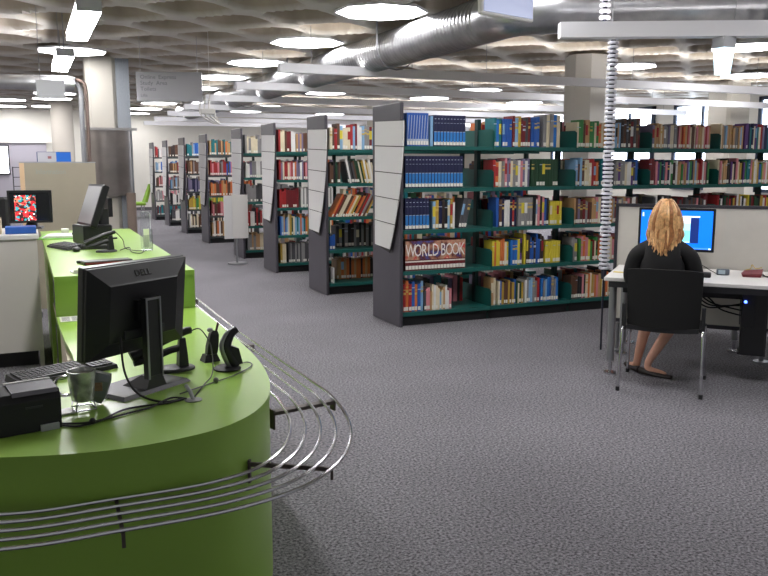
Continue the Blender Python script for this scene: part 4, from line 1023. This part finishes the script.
tag(MB().box(-.05, .05, -.02, .02, 0, .004).build('sticky_note', mat('yellow_paper', (226, 206, 110), .8), loc=D(.075, .30, ZD+.001), rz=RZ-.1), 'yellow paper slip on the left corner of the white desk', 'paper')
tw = thing('computer_tower', 'black computer tower with blue power light under the right of the desk', 'computer', D(1.02, .38, 0), RZ)
MB().rbox(-.09, .075, -.20, .22, .20, .645, .008).build('case', BLACK, tw)
MB().rbox(-.088, .0, -.205, -.2005, .40, .64, .002).build('drive_bay', BLACKM, tw)
MB().cyl(0, 0, 0, .008, .010, 12).build('power_light', mat('blue_power_light', (60, 90, 255), .3, emit=6), tw)
o = [c for c in tw.children if c.name.startswith('power_light')][0]; o.rotation_euler = (PI/2, 0, 0); o.location = (-.066, -.205, .585)
MB().box(-.10, -.094, -.1, .1, .40, .655).box(.078, .085, -.1, .1, .18, .655).box(-.10, .085, -.1, .1, .18, .196).build('hanging_bracket', DGREY, tw)
for i in range(4):
    q = .75+.05*i
    cable('black leads bundled under the desk, strand %s' % ['lowest', 'second', 'third', 'topmost'][i], [D(.62, .36, .64-.03*i), D(.72, .40, .55-.02*i), D(q+.05, .45, .47+.02*i), D(.98, .5, .42+.04*i)], .006)

# ---------------------------------------------------------------- chair
ch = thing('visitor_chair', 'black chair with chrome legs that the blonde woman sits on', 'chair', D(.445, -.10), RZ)
def sheet(pts_fn, nu, nv, th):
    m = MB(); A = [[pts_fn(i/nu, j/nv) for i in range(nu+1)] for j in range(nv+1)]
    N_ = []
    for sgn in (0, th):
        for row_ in A:
            for p in row_: N_.append((p[0], p[1]+sgn, p[2]) if pts_fn.__name__ == 'back' else (p[0], p[1], p[2]-sgn))
    k = (nu+1)*(nv+1); fs = []
    for j in range(nv):
        for i in range(nu):
            a = j*(nu+1)+i; q = (a, a+1, a+nu+2, a+nu+1); fs += [q, tuple(reversed([x+k for x in q]))]
    for i in range(nu):
        a = i; fs.append((a+1, a, a+k, a+k+1)); a = nv*(nu+1)+i; fs.append((a, a+1, a+1+k, a+k))
    for j in range(nv):
        a = j*(nu+1); fs.append((a, a+nu+1, a+nu+1+k, a+k)); a += nu; fs.append((a+nu+1, a, a+k, a+nu+1+k))
    return m.add(N_, fs, 0, True)
def back(u, v):
    x = (u-.5)*(.465+.02*v); return (x, -.235-.035*v+.10*(2*(u-.5))**2*.35-.0, .445+.405*v-.012*(2*(u-.5))**4*(1 if v > .9 else 0))
def seat(u, v):
    return ((u-.5)*.46, -.22+.44*v, .455-.012*math.sin(PI*u)-(.03*max(0, v-.85)/.15))
FAB = mat('black_mesh_fabric', (14, 14, 15), .75, var=.15, scale=200)
sheet(back, 10, 8, .022).build('backrest', FAB, ch)
sheet(seat, 8, 8, .03).build('seat', BLACKM, ch)
for sx in (-1, 1):
    x = .255*sx
    MB().tube(smooth_path([(x*.93, -.15, .43), (x, -.215, .42), (x*1.01, -.245, .40), (x*1.05, -.28, .02)], 5), .0105, 10).build('leg', CHROME, ch)
    MB().tube(smooth_path([(x*.93, .14, .42), (x, .18, .41), (x*1.01, .20, .38), (x*1.05, .26, .02)], 5), .0105, 10).build('leg', CHROME, ch)
    MB().tube([(x*.93, -.15, .43), (x*.93, .14, .42)], .011, 8).build('side_rail', CHROME, ch)
    for y in (-.282, .262): MB().cyl(x*1.05, y, 0, .03, .014, 10).build('glide', BLACK, ch)
    MB().box(x-.012, x+.012, -.235, -.20, .42, .60).build('back_support', BLACKM, ch)

# ---------------------------------------------------------------- the woman
SKIN = mat('skin', (212, 160, 136), .55, var=.05, scale=20)
BLK = mat('black_knit_top', (17, 16, 18), .85, var=.2, scale=120)
SKT = mat('black_skirt', (22, 21, 24), .8)
HAIR = mat('blonde_hair', (202, 156, 104), .45, var=.35, scale=45)
SHOE = mat('dark_brown_flats', (38, 28, 26), .5)
wo = thing('person', 'woman with shoulder-length blonde hair in a black top, seated, back to the viewer', 'person', D(.405, -.06), RZ)
def skin_mesh(name, verts, edges, root=0, lv=2):
    me = bpy.data.meshes.new(name); me.from_pydata([v[:3] for v in verts], edges, [])
    o = bpy.data.objects.new(name, me); C.objects.link(o)
    s = o.modifiers.new('s', 'SKIN'); s.use_smooth_shade = True
    for i, v in enumerate(verts):
        r_ = v[3]; me.skin_vertices[0].data[i].radius = (r_, v[4] if len(v) > 4 else r_)
        me.skin_vertices[0].data[i].use_root = (i == root)
    q = o.modifiers.new('u', 'SUBSURF'); q.levels = lv; q.render_levels = lv
    dg = bpy.context.evaluated_depsgraph_get(); dg.update()
    res = bpy.data.meshes.new_from_object(o.evaluated_get(dg)); bpy.data.objects.remove(o)
    return res
def mesh_to_mb(mb, me, m=0):
    mb.add([tuple(v.co) for v in me.vertices], [tuple(p.vertices) for p in me.polygons], m, True)
# figure frame: x right, y forward (towards the desk), z up; seat at .455
LS, RS = -.170, .170
V = [(0, .00, .56, .115, .13), (0, .0, .68, .105), (0, .02, .80, .115), (0, .03, .90, .11), (0, .035, .965, .06), (0, .05, 1.02, .045), (0, .06, 1.06, .045)]
Ed = [(0, 1), (1, 2), (2, 3), (3, 4), (4, 5), (5, 6)]
def chain(V, Ed, a, pts):
    for p in pts: V.append(p); Ed.append((a, len(V)-1)); a = len(V)-1
    return a
for sx in (-1, 1):
    chain(V, Ed, 3, [(.12*sx, .025, .935, .052), (.175*sx, .03, .89, .046), (.205*sx, .05, .76, .040), (.21*sx, .09, .70, .036), (.18*sx, .23, .765, .030), (.155*sx, .33, .775, .022)])
    # thighs, shins; the shins cross under the seat
    if sx == -1: chain(V, Ed, 0, [(-.09, .10, .535, .085), (-.11, .28, .52, .068), (-.12, .42, .50, .055), (-.125, .36, .34, .05), (-.15, .30, .19, .038), (-.165, .275, .10, .030), (-.168, .268, .055, .030), (-.185, .30, .038, .030), (-.215, .35, .028, .030, .02), (-.24, .39, .022, .022, .014)])
    else: chain(V, Ed, 0, [(.09, .10, .535, .085), (.10, .27, .52, .068), (.10, .40, .50, .055), (.055, .34, .34, .05), (-.03, .25, .19, .038), (-.08, .205, .10, .030), (-.088, .195, .055, .030), (-.055, .182, .035, .030), (.005, .16, .028, .030, .02), (.055, .14, .022, .022, .014)])
body = MB(); mesh_to_mb(body, skin_mesh('body', V, Ed))
# head with face joined into the same mesh
hc = Vector((0, .075, 1.165))
R = []
for i in range(17):
    a = -PI/2+PI*i/16; z_ = math.sin(a); q = max(.03, math.cos(a)); rowp = []
    for k in range(24):
        th = 2*PI*k/24; x = .074*q*math.cos(th); y = .094*q*math.sin(th); z = .115*z_
        if z_ < 0: x *= 1-.28*(-z_); y = y*(1-.2*(-z_)) + .012*(-z_)*(1 if math.sin(th) > 0 else .2)   # jaw narrows
        f_ = max(0, math.sin(th))
        if f_ > 0:
            for sx in (-1, 1):                                   # eye sockets
                dd = ((x-.031*sx)/.016)**2+((z-.005)/.013)**2; y -= .008*math.exp(-dd)*f_
            y += .020*math.exp(-((x/.012)**2+((z+.022)/.020)**2))*f_            # nose
            y += .005*math.exp(-((x/.022)**2+((z+.058)/.007)**2))*f_            # lips
        rowp.append((hc.x+x, hc.y+y, hc.z+z))
    R.append(rowp)
body.loft(R, 0, True, True, True)
for sx in (-1, 1): body.ball((hc.x+.076*sx, hc.y-.005, hc.z-.005), (.010, .020, .030), 10)
# hands on the desk: palm plus five separate fingers
def hand(sx):
    hv = [(0, 0, 0, .022, .014), (0, .035, 0, .032, .012), (0, .07, 0, .034, .011)]; he = [(0, 1), (1, 2)]
    me = skin_mesh('hand', hv, he, 0, 1); out = [me]
    for j, (xo, L) in enumerate(((-.027, .060), (-.009, .070), (.009, .066), (.027, .052))):
        fv = [(xo*.8, .05, 0, .0095), (xo, .085, .002, .0088), (xo*1.15, .085+L*.5, .006, .008), (xo*1.2, .085+L*.8, -.006, .0072), (xo*1.2, .085+L, -.018, .0062)]
        out.append(skin_mesh('finger', fv, [(0, 1), (1, 2), (2, 3), (3, 4)], 0, 1))
    tv = [(-.012*sx, .015, 0, .011), (-.040*sx, .04, -.004, .0105), (-.052*sx, .068, -.008, .0095), (-.052*sx, .092, -.012, .008)]
    out.append(skin_mesh('thumb', tv, [(0, 1), (1, 2), (2, 3)], 0, 1))
    return out
for sx in (-1, 1):
    body.X = Matrix.Translation((.155*sx, .325, .772)) @ Matrix.Rotation(.35*sx, 4, 'Z')
    for me in hand(sx): mesh_to_mb(body, me)
body.X = Matrix.Identity(4)
body.X = Matrix.Identity(4)
body.build('body', SKIN, wo)
# eyes and mouth
for sx in (-1, 1):
    MB().ball((hc.x+.031*sx, hc.y+.0805, hc.z+.005), (.011, .007, .0055), 12, 0).ball((hc.x+.031*sx, hc.y+.0855, hc.z+.005), (.0045, .0032, .0045), 10, 1).build('eye', [mat('eye_white', (190, 186, 180), .4), mat('brown_iris', (52, 40, 34), .3)], wo)
    MB().tube(smooth_path([(hc.x+.016*sx, hc.y+.091, hc.z+.021), (hc.x+.032*sx, hc.y+.089, hc.z+.026), (hc.x+.046*sx, hc.y+.078, hc.z+.020)], 4), .0022, 6).build('eyebrow', _m['brown_iris'], wo)
MB().ball((hc.x, hc.y+.083, hc.z-.058), (.022, .010, .006), 10).build('lips', mat('lips', (176, 96, 92), .5), wo)
# clothes
V = [(0, -.005, .55, .155, .145), (0, -.005, .64, .150, .135), (0, .0, .74, .155, .132), (0, .015, .85, .175, .138), (0, .025, .94, .155, .115), (0, .035, .99, .075)]
Ed = [(i, i+1) for i in range(5)]
for sx in (-1, 1):
    chain(V, Ed, 4, [(.105*sx, .02, .965, .070), (.175*sx, .025, .915, .072), (.215*sx, .045, .77, .064), (.212*sx, .085, .70, .056), (.20*sx, .15, .705, .048), (.185*sx, .225, .765, .038)])
tp = MB(); mesh_to_mb(tp, skin_mesh('top', V, Ed)); tp.build('black_top', BLK, wo)
V = [(0, 0, .55, .15, .13)]; Ed = []
for sx in (-1, 1): chain(V, Ed, 0, [(.085*sx, .10, .54, .105), (.10*sx, .26, .53, .090), (.105*sx, .37, .52, .078)])
sk = MB(); mesh_to_mb(sk, skin_mesh('skirt', V, Ed)); sk.build('skirt', SKT, wo)
for c_, rz_ in (((-.168, .268, .035), .53), ((-.088, .195, .035), -1.93)):
    m = MB(); m.X = Matrix.Translation((c_[0], c_[1], 0)) @ Matrix.Rotation(rz_, 4, 'Z')
    pr = []
    for s_ in range(9):
        y = -.055+.245*s_/8; wd_ = .038*math.sin(PI*(.16+.74*s_/8))**.6+.003; hh = .052-.024*s_/8
        pr.append([(wd_*math.cos(a), y, max(.002, hh*(.5+.5*math.sin(a)))) for a in [2*PI*k/14 for k in range(14)]])
    m.loft(pr, 0, True, True, True); m.build('shoe', SHOE, wo)
# hair: a shaped cap and many tapering locks
rh = random.Random(12); hm = MB()
R = []
for i in range(12):
    a = -.55+(PI/2+.55)*i/11; q = max(.02, math.cos(a))
    R.append([(hc.x+.084*q*(1-.12*max(0,math.sin(a)))*math.cos(t), hc.y-.012+.102*q*math.sin(t)*(1 if math.sin(t) < 0 else .80), hc.z+.012+.125*math.sin(a)) for t in [2*PI*k/28 for k in range(28)]])
R0 = R
# leave the face open: lower rings only go round the back
for i in range(len(R0)-1):
    n = 28
    vs2 = R0[i]+R0[i+1]; fs = []
    for k in range(n):
        t = 2*PI*(k+.5)/n
        if i < 6 and math.sin(t) > .55: continue
        fs.append((k, (k+1) % n, (k+1) % n+n, k+n))
    hm.add(vs2, fs, 1, True)
for k in range(150):
    t = PI*1.0 + rh.uniform(-.45, PI+.45)                   # round the sides and back
    ax, ay = math.cos(t), math.sin(t)
    up_ = rh.uniform(.45, 1.0); L = rh.uniform(.92, 1.08)
    rr = rh.uniform(.92, 1.06)
    bot = 1.0-.075*(1-abs(ax))-rh.uniform(-.05, .065)
    wv = rh.uniform(-.012, .012)
    P0 = Vector((hc.x+.05*ax*up_, hc.y-.012+.055*ay*up_, hc.z+.012+.128*math.sqrt(max(.05, 1-.42*up_**2))))
    P1 = Vector((hc.x+.082*ax*rr, hc.y-.012+.103*ay*rr, hc.z+.045))
    P2 = Vector((hc.x+.096*ax*rr+wv, hc.y-.015+.108*ay*rr, hc.z-.04))
    P3 = Vector((hc.x+.108*ax*rr-wv, hc.y-.03+.105*ay*rr, hc.z-.11))
    P4 = Vector((hc.x+.088*ax*rr+wv*2, hc.y-.055+.085*ay*rr-.02, bot-.02))
    pts = smooth_path([P0, P1, P2, P3, P4], 4); n = len(pts)
    r0 = rh.uniform(.010, .017)
    hm.tube(pts, [r0*(.5+.5*math.sin(PI*min(1, (j+2)/(n*.6)))) if j < n*.3 else r0*(1-.75*max(0, (j-n*.45)/(n*.55))) for j in range(n)], 6, rh.choice((0, 0, 1, 2)))
hm.build('hair', [HAIR, mat('darker_blonde_hair', (160, 108, 64), .5, var=.3, scale=50), mat('light_blonde_hair', (228, 184, 128), .4, var=.2, scale=50)], wo)
